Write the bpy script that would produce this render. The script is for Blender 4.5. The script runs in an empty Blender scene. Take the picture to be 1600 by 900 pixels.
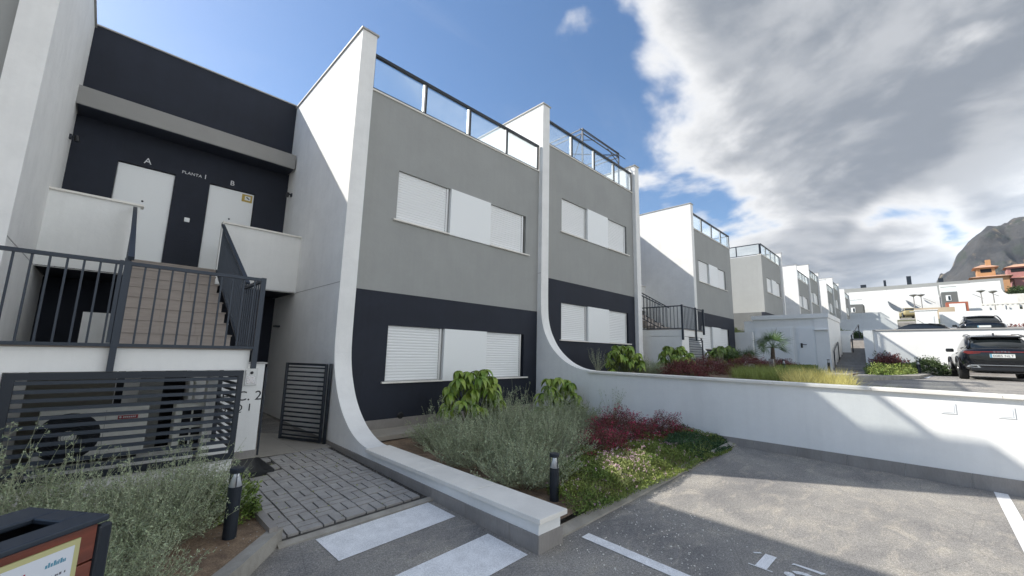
import bpy, math, random
import numpy as np
from mathutils import Vector, Matrix
R = math.radians
random.seed(7); rng = np.random.default_rng(11)
sc = bpy.context.scene
COL = sc.collection

# ------------------------------------------------------------------ camera
cam_d = bpy.data.cameras.new('camera'); cam = bpy.data.objects.new('camera', cam_d); COL.objects.link(cam)
sc.camera = cam
YAW, PITCH, ROLL = R(45.219), R(8.998), R(1.336)
fw = Vector((math.cos(PITCH)*math.cos(YAW), math.cos(PITCH)*math.sin(YAW), math.sin(PITCH)))
rt = Vector((math.sin(YAW), -math.cos(YAW), 0)); up = rt.cross(fw)
rt2 = rt*math.cos(ROLL) + up*math.sin(ROLL); up2 = -rt*math.sin(ROLL) + up*math.cos(ROLL)
m = Matrix((rt2, up2, -fw)).transposed().to_4x4(); m.translation = (0, 0, 1.6)
cam.matrix_world = m
cam_d.sensor_width = 36; cam_d.lens = 632.36/1600*36
cam_d.clip_start = 0.05; cam_d.clip_end = 20000

# ------------------------------------------------------------------ sun and sky
SUNDIR = Vector((-0.665, 1.0, 0.948)).normalized()
sun_d = bpy.data.lights.new('sun', 'SUN'); sun_d.energy = 2.0; sun_d.angle = R(0.53); sun_d.color = (1, 0.95, 0.875)
sun = bpy.data.objects.new('sun', sun_d); COL.objects.link(sun); sun.location = (0, 0, 40)
sun.rotation_euler = (-SUNDIR).to_track_quat('-Z', 'Y').to_euler()
sc.view_settings.view_transform = 'Standard'; sc.view_settings.look = 'None'
sc.view_settings.exposure = 1.76; sc.view_settings.gamma = 1
world = bpy.data.worlds.new('World'); sc.world = world; world.use_nodes = True

class NT:
    def __init__(s, nt): s.t = nt; s.n = nt.nodes; s.l = nt.links; s.n.clear()
    def new(s, typ, **kw):
        n = s.n.new(typ)
        for k, v in kw.items(): setattr(n, k, v)
        return n
    def put(s, sock, v):
        if isinstance(v, bpy.types.NodeSocket): s.l.new(v, sock)
        elif v is not None: sock.default_value = v
    def math(s, op, a, b=None, c=None, clamp=False):
        n = s.new('ShaderNodeMath', operation=op, use_clamp=clamp)
        s.put(n.inputs[0], a); s.put(n.inputs[1], b)
        if c is not None: s.put(n.inputs[2], c)
        return n.outputs[0]
    def vmath(s, op, a, b=None, out=0):
        n = s.new('ShaderNodeVectorMath', operation=op); s.put(n.inputs[0], a)
        if b is not None: s.put(n.inputs[1], b)
        return n.outputs[out]
    def noise(s, vec, scale, detail=4, rough=.55, dist=0):
        n = s.new('ShaderNodeTexNoise'); s.put(n.inputs['Vector'], vec); n.inputs['Scale'].default_value = scale
        n.inputs['Detail'].default_value = detail; n.inputs['Roughness'].default_value = rough; n.inputs['Distortion'].default_value = dist
        return n.outputs['Fac']
    def ramp(s, f, a, b, lo=0., hi=1., smooth=True):
        n = s.new('ShaderNodeMapRange', interpolation_type='SMOOTHSTEP' if smooth else 'LINEAR'); s.put(n.inputs[0], f)
        for i, v in zip((1, 2, 3, 4), (a, b, lo, hi)): s.put(n.inputs[i], v)
        return n.outputs[0]
    def mix(s, f, a, b, mode='MIX'):
        n = s.new('ShaderNodeMix', data_type='RGBA', blend_type=mode); s.put(n.inputs[0], f)
        s.put(n.inputs[6], col(a)); s.put(n.inputs[7], col(b)); return n.outputs[2]
def col(c): return (*c, 1) if isinstance(c, tuple) and len(c) == 3 else c

w = NT(world.node_tree)
sky = w.new('ShaderNodeTexSky', sky_type='NISHITA'); sky.sun_disc = False
sky.sun_elevation = math.asin(SUNDIR.z); sky.sun_rotation = math.atan2(SUNDIR.x, SUNDIR.y)
sky.altitude = 100; sky.air_density = 1.0; sky.dust_density = 0.7; sky.ozone_density = 2.2
tc = w.new('ShaderNodeTexCoord').outputs['Generated']
sep = w.new('ShaderNodeSeparateXYZ'); w.put(sep.inputs[0], tc)
den = w.math('ADD', w.math('MAXIMUM', sep.outputs[2], 0.0), 0.16)
cmb = w.new('ShaderNodeCombineXYZ'); w.put(cmb.inputs[0], w.math('DIVIDE', sep.outputs[0], den)); w.put(cmb.inputs[1], w.math('DIVIDE', sep.outputs[1], den))
P = cmb.outputs[0]
n1 = w.noise(P, 1.7, 12, .565, .3)
n2 = w.noise(P, 0.6, 5, .5, .1)
n3 = w.noise(w.vmath('ADD', P, (0.08, -0.12, 0)), 1.7, 12, .565, .3)
side = w.vmath('DOT_PRODUCT', tc, (0.42, -0.906, 0.0), 1)
side2 = w.ramp(side, -0.20, 0.15, -0.25, 0.15)
dens = w.math('ADD', w.math('ADD', w.math('MULTIPLY', n1, .95), w.math('MULTIPLY', n2, .22)), w.math('ADD', side2, -.06))
def blob(c, r_in, r_out, amp):
    c = Vector(c).normalized()
    d = w.vmath('DOT_PRODUCT', tc, tuple(c), 1)
    return w.ramp(d, math.cos(R(r_out)), math.cos(R(r_in)), 0, amp)
for c, a, b, amp in (((.752, .262, .606), 0.3, 4.5, -.035), ((.921, .241, .306), .3, 6.5, -.15), ((.897, .31, .316), .3, 5, -.12), ((.972, -.01, .235), .5, 5.5, -.20),
                     ((.614, .455, .645), 0, 5.0, .215), ((.66, .533, .531), 0, 4.0, .17), ((.983, .012, .19), .5, 4.2, .14),
                     ((.73, .40, .55), 0, 7, .06), ((.70, .28, .66), 0, 9, .09), ((.86, .05, .50), 4, 17, .12), ((.99, .06, .11), 1, 10, .10)):
    dens = w.math('ADD', dens, blob(c, a, b, amp))
mask = w.ramp(dens, .455, .60)
core = w.ramp(dens, .53, .76)
lit = w.ramp(w.math('SUBTRACT', n1, n3), -.09, .12)
away = w.ramp(w.vmath('DOT_PRODUCT', tc, tuple(SUNDIR), 1), -.22, -.72)      # out-of-frame clouds opposite the sun, made extra bright to fill the shaded walls
low = w.ramp(sep.outputs[2], .02, .45, .55, 0)           # towards the horizon one looks at the cloud bases
core2 = w.math('MAXIMUM', core, w.math('MULTIPLY', low, w.ramp(dens, .5, .75)))
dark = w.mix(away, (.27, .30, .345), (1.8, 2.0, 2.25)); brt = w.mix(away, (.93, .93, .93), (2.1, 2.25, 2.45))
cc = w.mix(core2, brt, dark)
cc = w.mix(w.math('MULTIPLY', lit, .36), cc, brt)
# veil of thin cirrus in the blue part
cir = w.math('MULTIPLY', w.ramp(w.noise(w.vmath('MULTIPLY', P, (1.0, 3.0, 1.0)), 1.2, 6, .6, .6), .5, .85), .12)
cirm = w.math('MAXIMUM', mask, cir)
hs = w.new('ShaderNodeHueSaturation'); hs.inputs['Saturation'].default_value = 1.16; w.put(hs.inputs['Color'], sky.outputs[0])
bg1 = w.new('ShaderNodeBackground'); w.put(bg1.inputs[0], hs.outputs[0]); bg1.inputs[1].default_value = 0.053
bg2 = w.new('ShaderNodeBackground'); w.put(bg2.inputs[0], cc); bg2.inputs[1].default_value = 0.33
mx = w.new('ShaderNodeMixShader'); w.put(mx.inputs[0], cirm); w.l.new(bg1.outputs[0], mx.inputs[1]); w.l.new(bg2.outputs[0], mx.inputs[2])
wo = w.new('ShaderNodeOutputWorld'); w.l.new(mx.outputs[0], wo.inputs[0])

# ------------------------------------------------------------------ materials
MATS = {}
def mat(name, c, rough=.7, metal=0., spec=.5, var=0., vscale=3., bump=0., bscale=40., c2=None, grain=0., gscale=300., stain=0., coat=0., island=0., emit=None, alpha=None, stretch=None, streak=0.):
    m_ = bpy.data.materials.new(name); m_.use_nodes = True; t = NT(m_.node_tree)
    b = t.new('ShaderNodeBsdfPrincipled'); o = t.new('ShaderNodeOutputMaterial'); t.l.new(b.outputs[0], o.inputs[0])
    b.inputs['Roughness'].default_value = rough; b.inputs['Metallic'].default_value = metal; b.inputs['Specular IOR Level'].default_value = spec
    b.inputs['Coat Weight'].default_value = coat; b.inputs['Coat Roughness'].default_value = .05
    g = t.new('ShaderNodeNewGeometry'); pos = g.outputs['Position']
    if stretch: pos = t.vmath('MULTIPLY', pos, stretch)
    cur = col(c)
    if var or c2:
        f = t.ramp(t.noise(pos, vscale, 5, .6), .32, .68)
        hi = c2 if c2 else tuple(min(1, x*(1+var)) for x in c); lo = c if c2 else tuple(x*(1-var) for x in c)
        cur = t.mix(f, lo, hi)
    if island:
        rnd = g.outputs['Random Per Island']
        cur = t.mix(1., cur, t.ramp(rnd, 0, 1, 1-island, 1+island, False), 'MULTIPLY')
    if grain:
        f = t.ramp(t.noise(pos, gscale, 2, .7), .3, .7, 1-grain, 1+grain)
        cur = t.mix(1., cur, f, 'MULTIPLY')
    if stain:
        f = t.ramp(t.noise(t.vmath('MULTIPLY', pos, (1, 1, .3)), 1.1, 6, .65, .5), .52, .75, 1, 1-stain)
        cur = t.mix(1., cur, f, 'MULTIPLY')
    if streak:
        f = t.ramp(t.noise(t.vmath('MULTIPLY', pos, (9, 9, .35)), 1.0, 6, .7), .35, .8, 1+streak*.3, 1-streak)
        cur = t.mix(1., cur, f, 'MULTIPLY')
        f = t.ramp(t.noise(pos, 5.5, 8, .75), .3, .7, 1-streak*.45, 1+streak*.45)
        cur = t.mix(1., cur, f, 'MULTIPLY')
    t.put(b.inputs['Base Color'], cur)
    if bump:
        bn = t.new('ShaderNodeBump'); bn.inputs['Strength'].default_value = bump; bn.inputs['Distance'].default_value = .01
        t.put(bn.inputs['Height'], t.noise(pos, bscale, 4, .6)); t.l.new(bn.outputs[0], b.inputs['Normal'])
    if emit: b.inputs['Emission Color'].default_value = col(emit); b.inputs['Emission Strength'].default_value = .3
    MATS[name] = m_; return m_
M = MATS
mat('white_render', (.86, .86, .83), .9, var=.02, vscale=1.5, bump=.25, bscale=14, stain=.05, streak=.03)
mat('white_render_rough', (.86, .855, .825), .9, var=.03, vscale=2.5, bump=.6, bscale=8, stain=.06, streak=.035)
mat('grey_render', (.35, .355, .34), .92, var=.03, vscale=1.2, bump=.25, bscale=18, stain=.04, streak=.03)
mat('dark_grey_render', (.15, .155, .15), .92, var=.05, vscale=1, bump=.2, bscale=18)
mat('navy_render', (.012, .016, .028), .75, var=.10, vscale=1.5, bump=.25, bscale=18, streak=.10)
mat('fascia_grey', (.30, .295, .28), .9, var=.03, vscale=2)
mat('coping_cream', (.84, .81, .74), .65, var=.06, vscale=2.2, grain=.03, gscale=120, stain=.12)
mat('coping_metal', (.42, .41, .39), .6)
mat('plinth_tile', (.29, .27, .25), .55, var=.10, vscale=4, grain=.05, gscale=60, stain=.15, stretch=(1, 1, .3))
mat('shutter_white', (.86, .87, .86), .45)
mat('door_white', (.86, .875, .86), .4)
mat('anthracite_metal', (.018, .024, .033), .42, metal=.2, spec=.5)
mat('slate_metal', (.030, .040, .055), .45, metal=.2)
mat('aluminium', (.62, .62, .60), .35, metal=.35)
mat('rubber_black', (.012, .012, .013), .8)
mat('black_plastic', (.012, .013, .015), .5)
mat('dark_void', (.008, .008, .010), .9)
mat('paver_grey', (.36, .345, .325), .85, var=.12, vscale=6, grain=.12, gscale=180, bump=.4, bscale=60, island=.22)
mat('joint_sand', (.075, .07, .062), .95, var=.25, vscale=8)
mat('floor_tile', (.40, .37, .32), .5, var=.05, vscale=5, grain=.03)
mat('stair_tile', (.36, .31, .27), .55, var=.08, vscale=6, stretch=(1, 6, 6))
mat('paint_white', (.84, .845, .84), .8, var=.06, vscale=7, stain=.22, grain=.16, gscale=110, streak=.08)
mat('soil', (.27, .19, .12), .95, c2=(.15, .10, .065), vscale=6, bump=1.2, bscale=25, grain=.3, gscale=90)
mat('concrete_light', (.34, .32, .28), .9, var=.15, vscale=5, grain=.1, bump=.4)
mat('wood_brown', (.17, .045, .025), .45, var=.25, vscale=3, stretch=(1, 1, 9), coat=.2)
mat('paper_white', (.70, .74, .80), .5)
mat('paper_rim', (.52, .50, .25), .6)
mat('sticker_yellow', (.48, .34, .06), .5)
mat('ink_grey', (.12, .13, .16), .6)
mat('ink_red', (.45, .05, .08), .6); mat('ink_blue', (.10, .30, .42), .6)
mat('badge_red', (.32, .01, .02), .4)
mat('appliance_white', (.80, .80, .74), .45)
mat('letter_black', (.015, .015, .018), .6); mat('letter_white', (.78, .78, .78), .6)
mat('reflector_silver', (.75, .78, .80), .2, metal=.4)
mat('leaf_silver', (.27, .33, .19), .8, island=.5, c2=(.42, .47, .30), vscale=3, spec=.3)
mat('stem_silver', (.40, .42, .28), .8, island=.25)
mat('leaf_schefflera', (.15, .26, .035), .38, island=.3, c2=(.26, .33, .05), vscale=4)
mat('stem_green', (.12, .15, .05), .6)
mat('leaf_ground', (.11, .18, .032), .65, island=.5, c2=(.22, .26, .055), vscale=2.5)
mat('leaf_lime', (.30, .34, .11), .65, island=.3)
mat('leaf_dark', (.045, .10, .035), .6, island=.4)
mat('leaf_maroon', (.12, .03, .03), .7, island=.5, c2=(.21, .065, .055), vscale=4)
mat('petal_crimson', (.42, .025, .09), .6, island=.4); mat('petal_pink', (.62, .40, .48), .6, island=.25)
mat('grass_green', (.26, .31, .07), .7, island=.35); mat('grass_straw', (.75, .65, .22), .75, island=.3)
mat('palm_green', (.06, .115, .025), .5, island=.3); mat('cabinet_olive', (.16, .15, .12), .6)
mat('bark_brown', (.10, .075, .05), .9, var=.3, vscale=15)
mat('car_black', (.004, .005, .008), .12, spec=.5, coat=.35)
mat('car_glass', (.010, .013, .014), .04, spec=.8)
mat('tail_red', (.16, .004, .006), .15, coat=.6)
mat('chrome', (.6, .6, .62), .2, metal=.9)
mat('plate_white', (.75, .76, .72), .4)
mat('car_yellow', (.40, .33, .16), .35, coat=.5); mat('car_silver', (.4, .4, .41), .3, metal=.4, coat=.5)
mat('plaster_orange', (.50, .27, .13), .9, var=.06); mat('plaster_pink', (.42, .20, .18), .9, var=.06)
mat('roof_tile', (.50, .30, .20), .85, var=.15, vscale=.6); mat('plaster_beige', (.52, .42, .30), .9, var=.12, vscale=.4)
mat('brick_red', (.38, .12, .07), .9)

def asphalt():
    m_ = bpy.data.materials.new('asphalt'); m_.use_nodes = True; t = NT(m_.node_tree)
    b = t.new('ShaderNodeBsdfPrincipled'); o = t.new('ShaderNodeOutputMaterial'); t.l.new(b.outputs[0], o.inputs[0])
    pos = t.new('ShaderNodeNewGeometry').outputs['Position']
    big = t.ramp(t.noise(pos, .8, 5, .6, .4), .3, .7)
    c = t.mix(big, (.27, .262, .255), (.47, .445, .40))
    st = t.ramp(t.noise(t.vmath('MULTIPLY', pos, (1, 2.2, 1)), 2.3, 7, .68, .8), .46, .74, 0, .8)
    c = t.mix(st, c, (.58, .53, .45))
    dk = t.ramp(t.noise(t.vmath('MULTIPLY', t.vmath('ADD', pos, (9, 4, 0)), (2.0, 5, 1)), 2.0, 6, .7, 1.0), .60, .80, 0, .45)
    c = t.mix(dk, c, (.17, .165, .16))
    vo = t.new('ShaderNodeTexVoronoi'); t.put(vo.inputs['Vector'], pos); vo.inputs['Scale'].default_value = 190
    sp = t.ramp(vo.outputs['Distance'], .05, .5, 1.45, .62)
    c = t.mix(1., c, sp, 'MULTIPLY')
    g2 = t.ramp(t.noise(pos, 70, 3, .8), .34, .66, .76, 1.24)
    c = t.mix(1., c, g2, 'MULTIPLY')
    cr = t.new('ShaderNodeTexVoronoi', feature='DISTANCE_TO_EDGE'); t.put(cr.inputs['Vector'], t.vmath('ADD', pos, t.vmath('MULTIPLY', t.new('ShaderNodeTexNoise').outputs['Color'], (.35, .35, 0)))); cr.inputs['Scale'].default_value = .55
    ck = t.ramp(cr.outputs['Distance'], .0, .004, .82, 1)
    c = t.mix(1., c, ck, 'MULTIPLY')
    rc = t.ramp(vo.outputs['Color'], .86, .95, 0, .7)
    c = t.mix(rc, c, (.45, .42, .38))
    t.put(b.inputs['Base Color'], c); b.inputs['Roughness'].default_value = .9; b.inputs['Specular IOR Level'].default_value = .3
    bn = t.new('ShaderNodeBump'); bn.inputs['Strength'].default_value = .55; bn.inputs['Distance'].default_value = .004
    t.put(bn.inputs['Height'], vo.outputs['Distance']); t.l.new(bn.outputs[0], b.inputs['Normal'])
    MATS['asphalt'] = m_
asphalt()
def rock():
    m_ = bpy.data.materials.new('rock'); m_.use_nodes = True; t = NT(m_.node_tree)
    b = t.new('ShaderNodeBsdfPrincipled'); o = t.new('ShaderNodeOutputMaterial'); t.l.new(b.outputs[0], o.inputs[0])
    pos = t.new('ShaderNodeNewGeometry').outputs['Position']
    f = t.ramp(t.noise(pos, .012, 9, .68, .5), .38, .62)
    c = t.mix(f, (.028, .029, .03), (.07, .067, .062))
    f2 = t.ramp(t.noise(t.vmath('MULTIPLY', pos, (1, 1, .35)), .03, 8, .7), .55, .72)
    c = t.mix(f2, c, (.36, .28, .17))  # pale patches paint sunlit spots onto the dark, cloud-shaded slope
    f3 = t.ramp(t.noise(pos, .02, 6, .6), .52, .6, 0, .8)
    c = t.mix(f3, c, (.035, .045, .028))
    t.put(b.inputs['Base Color'], c); b.inputs['Roughness'].default_value = 1
    bn = t.new('ShaderNodeBump'); bn.inputs['Strength'].default_value = 1; bn.inputs['Distance'].default_value = 12
    t.put(bn.inputs['Height'], t.noise(pos, .02, 9, .7)); t.l.new(bn.outputs[0], b.inputs['Normal'])
    MATS['rock'] = m_
rock()
def glass():
    m_ = bpy.data.materials.new('balustrade_glass'); m_.use_nodes = True; t = NT(m_.node_tree)
    tr = t.new('ShaderNodeBsdfTransparent'); tr.inputs[0].default_value = (.95, .975, .975, 1)
    gl = t.new('ShaderNodeBsdfGlossy'); gl.inputs[1].default_value = .02; gl.inputs[0].default_value = (.9, .95, 1, 1)
    fr = t.new('ShaderNodeFresnel'); fr.inputs[0].default_value = 1.45
    mx_ = t.new('ShaderNodeMixShader'); t.put(mx_.inputs[0], t.math('MULTIPLY', fr.outputs[0], .45)); t.l.new(tr.outputs[0], mx_.inputs[1]); t.l.new(gl.outputs[0], mx_.inputs[2])
    o = t.new('ShaderNodeOutputMaterial'); t.l.new(mx_.outputs[0], o.inputs[0]); MATS['balustrade_glass'] = m_
glass()
mat('bush_far', (.055, .09, .025), .8, island=.3)
mat('hill_scrub', (.13, .115, .07), .95, c2=(.06, .075, .03), vscale=.06, bump=.5, bscale=1)

# ------------------------------------------------------------------ builders
def tag(o, label=None, cat=None, group=None, kind=None):
    if label: o['label'] = label
    if cat: o['category'] = cat
    if group: o['group'] = group
    if kind: o['kind'] = kind
    return o
def thing(name, label, cat, loc=(0, 0, 0), group=None, rz=0.):
    o = bpy.data.objects.new(name, None); COL.objects.link(o); o.location = loc; o.rotation_euler.z = rz; o.empty_display_size = .2
    return tag(o, label, cat, group)
def org(parent):
    v = Vector((0, 0, 0))
    while parent is not None: v += parent.location; parent = parent.parent
    return v
def obj(name, me, parent=None, loc=None, rot=None):
    o = bpy.data.objects.new(name, me); COL.objects.link(o); o.parent = parent
    if loc is not None: o.location = loc
    if rot is not None: o.rotation_euler = rot
    return o
class MB:
    def __init__(s): s.v = []; s.f = []
    def add(s, v, f):
        k = len(s.v); s.v += [tuple(p) for p in v]; s.f += [tuple(i+k for i in q) for q in f]; return s
    def box(s, x0, x1, y0, y1, z0, z1):
        return s.add([(x0, y0, z0), (x1, y0, z0), (x1, y1, z0), (x0, y1, z0), (x0, y0, z1), (x1, y0, z1), (x1, y1, z1), (x0, y1, z1)],
                     [(0, 3, 2, 1), (4, 5, 6, 7), (0, 1, 5, 4), (1, 2, 6, 5), (2, 3, 7, 6), (3, 0, 4, 7)])
    def hexa(s, p):   # eight corners, bottom four then top four
        return s.add(p, [(0, 3, 2, 1), (4, 5, 6, 7), (0, 1, 5, 4), (1, 2, 6, 5), (2, 3, 7, 6), (3, 0, 4, 7)])
    def quad(s, a, b, c, d): return s.add([a, b, c, d], [(0, 1, 2, 3)])
    def bar(s, p0, p1, wx, wy, upv=(0, 0, 1)):
        p0 = Vector(p0); p1 = Vector(p1); d = (p1-p0).normalized(); u = Vector(upv)
        if abs(d.dot(u)) > .95: u = Vector((0, 1, 0))
        a = d.cross(u).normalized()*wx/2; b = a.cross(d).normalized()*wy/2
        return s.hexa([p0-a-b, p0+a-b, p0+a+b, p0-a+b, p1-a-b, p1+a-b, p1+a+b, p1-a+b])
    def tube(s, pts, r, n=8, cap=True):
        pts = [Vector(p) for p in pts]; rs = r if isinstance(r, (list, tuple)) else [r]*len(pts); rings = []
        for i, p in enumerate(pts):
            d = (pts[min(i+1, len(pts)-1)]-pts[max(i-1, 0)]).normalized(); u = Vector((0, 0, 1)) if abs(d.z) < .9 else Vector((0, 1, 0))
            a = d.cross(u).normalized(); b = d.cross(a)
            rings.append([p+(a*math.cos(k*2*math.pi/n)+b*math.sin(k*2*math.pi/n))*rs[i] for k in range(n)])
        v = [q for g in rings for q in g]; f = []
        for i in range(len(rings)-1):
            for k in range(n): f.append((i*n+k, i*n+(k+1) % n, (i+1)*n+(k+1) % n, (i+1)*n+k))
        if cap: f += [tuple(range(n))[::-1], tuple(range((len(rings)-1)*n, len(rings)*n))]
        return s.add(v, f)
    def lathe(s, prof, c=(0, 0, 0), n=24):   # prof (r, z)
        v = [(c[0]+r*math.cos(2*math.pi*k/n), c[1]+r*math.sin(2*math.pi*k/n), c[2]+z) for r, z in prof for k in range(n)]; f = []
        for i in range(len(prof)-1):
            for k in range(n): f.append((i*n+k, i*n+(k+1) % n, (i+1)*n+(k+1) % n, (i+1)*n+k))
        f += [tuple(range(n))[::-1], tuple(range((len(prof)-1)*n, len(prof)*n))]
        return s.add(v, f)
    def prism(s, poly, a0, a1, axis='x'):   # poly in the two other axes
        n = len(poly)
        def P3(a, p): return {'x': (a, p[0], p[1]), 'y': (p[0], a, p[1]), 'z': (p[0], p[1], a)}[axis]
        v = [P3(a0, p) for p in poly]+[P3(a1, p) for p in poly]
        return s.add(v, [tuple(range(n))[::-1], tuple(range(n, 2*n))]+[(i, (i+1) % n, n+(i+1) % n, n+i) for i in range(n)])
    def mesh(s, name, material, off=(0, 0, 0), smooth=False):
        me = bpy.data.meshes.new(name); o = Vector(off)
        me.from_pydata([tuple(Vector(p)-o) for p in s.v], [], s.f); me.materials.append(M[material]); me.update()
        import bmesh
        bm = bmesh.new(); bm.from_mesh(me); bmesh.ops.recalc_face_normals(bm, faces=bm.faces); bm.to_mesh(me); bm.free()
        if smooth: me.shade_smooth()
        return me
    def build(s, name, material, parent=None, local=False, smooth=False, label=None, kind=None, bevel=0.):
        me = s.mesh(name, material, (0, 0, 0) if local else org(parent), smooth)
        o = obj(name, me, parent)
        if label: o['label'] = label
        if kind: o['kind'] = kind
        if bevel:
            b = o.modifiers.new('bevel', 'BEVEL'); b.width = bevel; b.segments = 2; b.limit_method = 'ANGLE'
        return o
def solo(o, label, cat, group=None): return tag(o, label, cat, group)
def frame_of_boxes(mb, x0, x1, y0, y1, z0, z1, hx0, hx1, hz0, hz1):
    mb.box(x0, hx0, y0, y1, z0, z1); mb.box(hx1, x1, y0, y1, z0, z1); mb.box(hx0, hx1, y0, y1, z0, hz0); mb.box(hx0, hx1, y0, y1, hz1, z1)
def text_obj(name, s, size, parent, loc, rot, material, ext=.002, align='LEFT', space=1.0, offset=0.):
    cu = bpy.data.curves.new(name, 'FONT'); cu.body = s; cu.size = size; cu.extrude = ext; cu.align_x = align; cu.space_character = space; cu.offset = offset
    o = bpy.data.objects.new(name, cu); COL.objects.link(o)
    dg = bpy.context.evaluated_depsgraph_get(); me = bpy.data.meshes.new_from_object(o.evaluated_get(dg)); COL.objects.unlink(o); bpy.data.objects.remove(o)
    me.materials.clear(); me.materials.append(M[material])
    return obj(name, me, parent, Vector(loc)-org(parent), rot)

FY = 6.93      # facade plane
FF = 6.80      # front edge of the fin walls
def G1(x, y): return .025*(x-2.68)+.020*(y-2.33)
def G2(x): return 1.04+.008*(x-20)

# ------------------------------------------------------------------ ground
def sheet(name, fn, x0, x1, y0, y1, nx, ny, material, kind='structure'):
    v = [(x0+(x1-x0)*i/nx, y0+(y1-y0)*j/ny) for j in range(ny+1) for i in range(nx+1)]
    mb = MB(); mb.add([(a, b, fn(a, b)) for a, b in v], [(j*(nx+1)+i, j*(nx+1)+i+1, (j+1)*(nx+1)+i+1, (j+1)*(nx+1)+i) for j in range(ny) for i in range(nx)])
    o = mb.build(name, material); o['kind'] = kind; return o
sheet('ground', lambda x, y: -3.2, -5000, 5000, -5000, 5000, 4, 4, 'hill_scrub')
sheet('road', G1, -60, 7.83, -60, 14, 4, 4, 'asphalt')
def HZ(x):   # hillside profile along x
    pts = [(8, G2(8)), (26, G2(26)), (26.3, 2.60), (36, 2.80), (48, 3.9), (48.6, 5.25), (70, 6.6), (70.6, 7.0), (90, 8.1), (130, 12.0), (170, 19), (260, 30), (420, 44), (900, 60), (3000, 60)]
    for (a, za), (b, zb) in zip(pts, pts[1:]):
        if x <= b: return za+(zb-za)*max(0, x-a)/(b-a)
    return pts[-1][1]
sheet('road', lambda x, y: G2(x), 8.06, 26.15, -60, 6.95, 2, 2, 'asphalt')
sheet('road', lambda x, y: HZ(max(x, 26.3)), 26.2, 48.2, -60, 1.55, 12, 3, 'asphalt')
xs = [48, 60, 70, 80, 90, 110, 130, 150, 170, 200, 260, 340, 420, 600, 900]
mb = MB(); ys = [-500, -200, -60, -20, 0, 20, 60, 200, 500]
for i in range(len(xs)-1):
    for j in range(len(ys)-1):
        q = [(xs[i], ys[j]), (xs[i+1], ys[j]), (xs[i+1], ys[j+1]), (xs[i], ys[j+1])]
        mb.add([(a, b, HZ(a)-(.2 if abs(a-48) < .1 else 0)) for a, b in q], [(0, 1, 2, 3)])
mb.build('hillside', 'hill_scrub')['kind'] = 'structure'

# planting beds
def bed(x0, x1, y0, y1, z, amp=.02, n=24, name='planting_bed'):
    r2 = random.Random(int(x0*10+y0)); return sheet(name, lambda x, y: z+G1(x, y)*0+amp*(math.sin(x*7.3+y*3)+math.sin(y*8.1-x*2.2))*.5+r2.uniform(-amp, amp)*.4, x0, x1, y0, y1, n, n, 'soil')
bed(2.97, 7.8, 2.46, 6.3, .12)
for k in range(5):
    xa_ = 3.0+k*.96; xb_ = min(xa_+.955, 7.8); mbk = MB().hexa([(xa_, 2.37, G1(xa_, 2.4)-.1), (xb_, 2.37, G1(xb_, 2.4)-.1), (xb_, 2.47, G1(xb_, 2.4)-.1), (xa_, 2.47, G1(xa_, 2.4)-.1), (xa_, 2.37, G1(xa_, 2.4)+.018), (xb_, 2.37, G1(xb_, 2.4)+.018), (xb_, 2.47, G1(xb_, 2.4)+.05), (xa_, 2.47, G1(xa_, 2.4)+.05)])
    mbk.build('kerb', 'concrete_light')['kind'] = 'structure'
bed(8.05, 26.5, 1.9, 6.95, 1.06, .03, 40)
mb = MB(); bp = [(1.14, 5.2), (1.14, 3.92), (.78, 3.48), (.2, 2.9), (-3, -.2), (-6, -.2), (-6, 5.6), (1.2, 5.6)]
cx_, cy_ = -.6, 4.2; ring = [(x, y) for x, y in bp]; nr = 9; pts_ = []
for i, (x, y) in enumerate(ring):
    x2, y2 = ring[(i+1) % len(ring)]
    for k in range(6): pts_.append((x+(x2-x)*k/6, y+(y2-y)*k/6))
vv = []
for j in range(nr+1):
    for (x, y) in pts_:
        f = j/nr; px, py = cx_+(x-cx_)*f, cy_+(y-cy_)*f; vv.append((px, py, .105+.05*(1-f)+.015*math.sin(px*9)*math.cos(py*8)*(1-f)))
n_ = len(pts_); mb.add(vv, [(j*n_+i, j*n_+(i+1) % n_, (j+1)*n_+(i+1) % n_, (j+1)*n_+i) for j in range(nr) for i in range(n_)])
mb.build('planting_bed', 'soil')['kind'] = 'structure'

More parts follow.
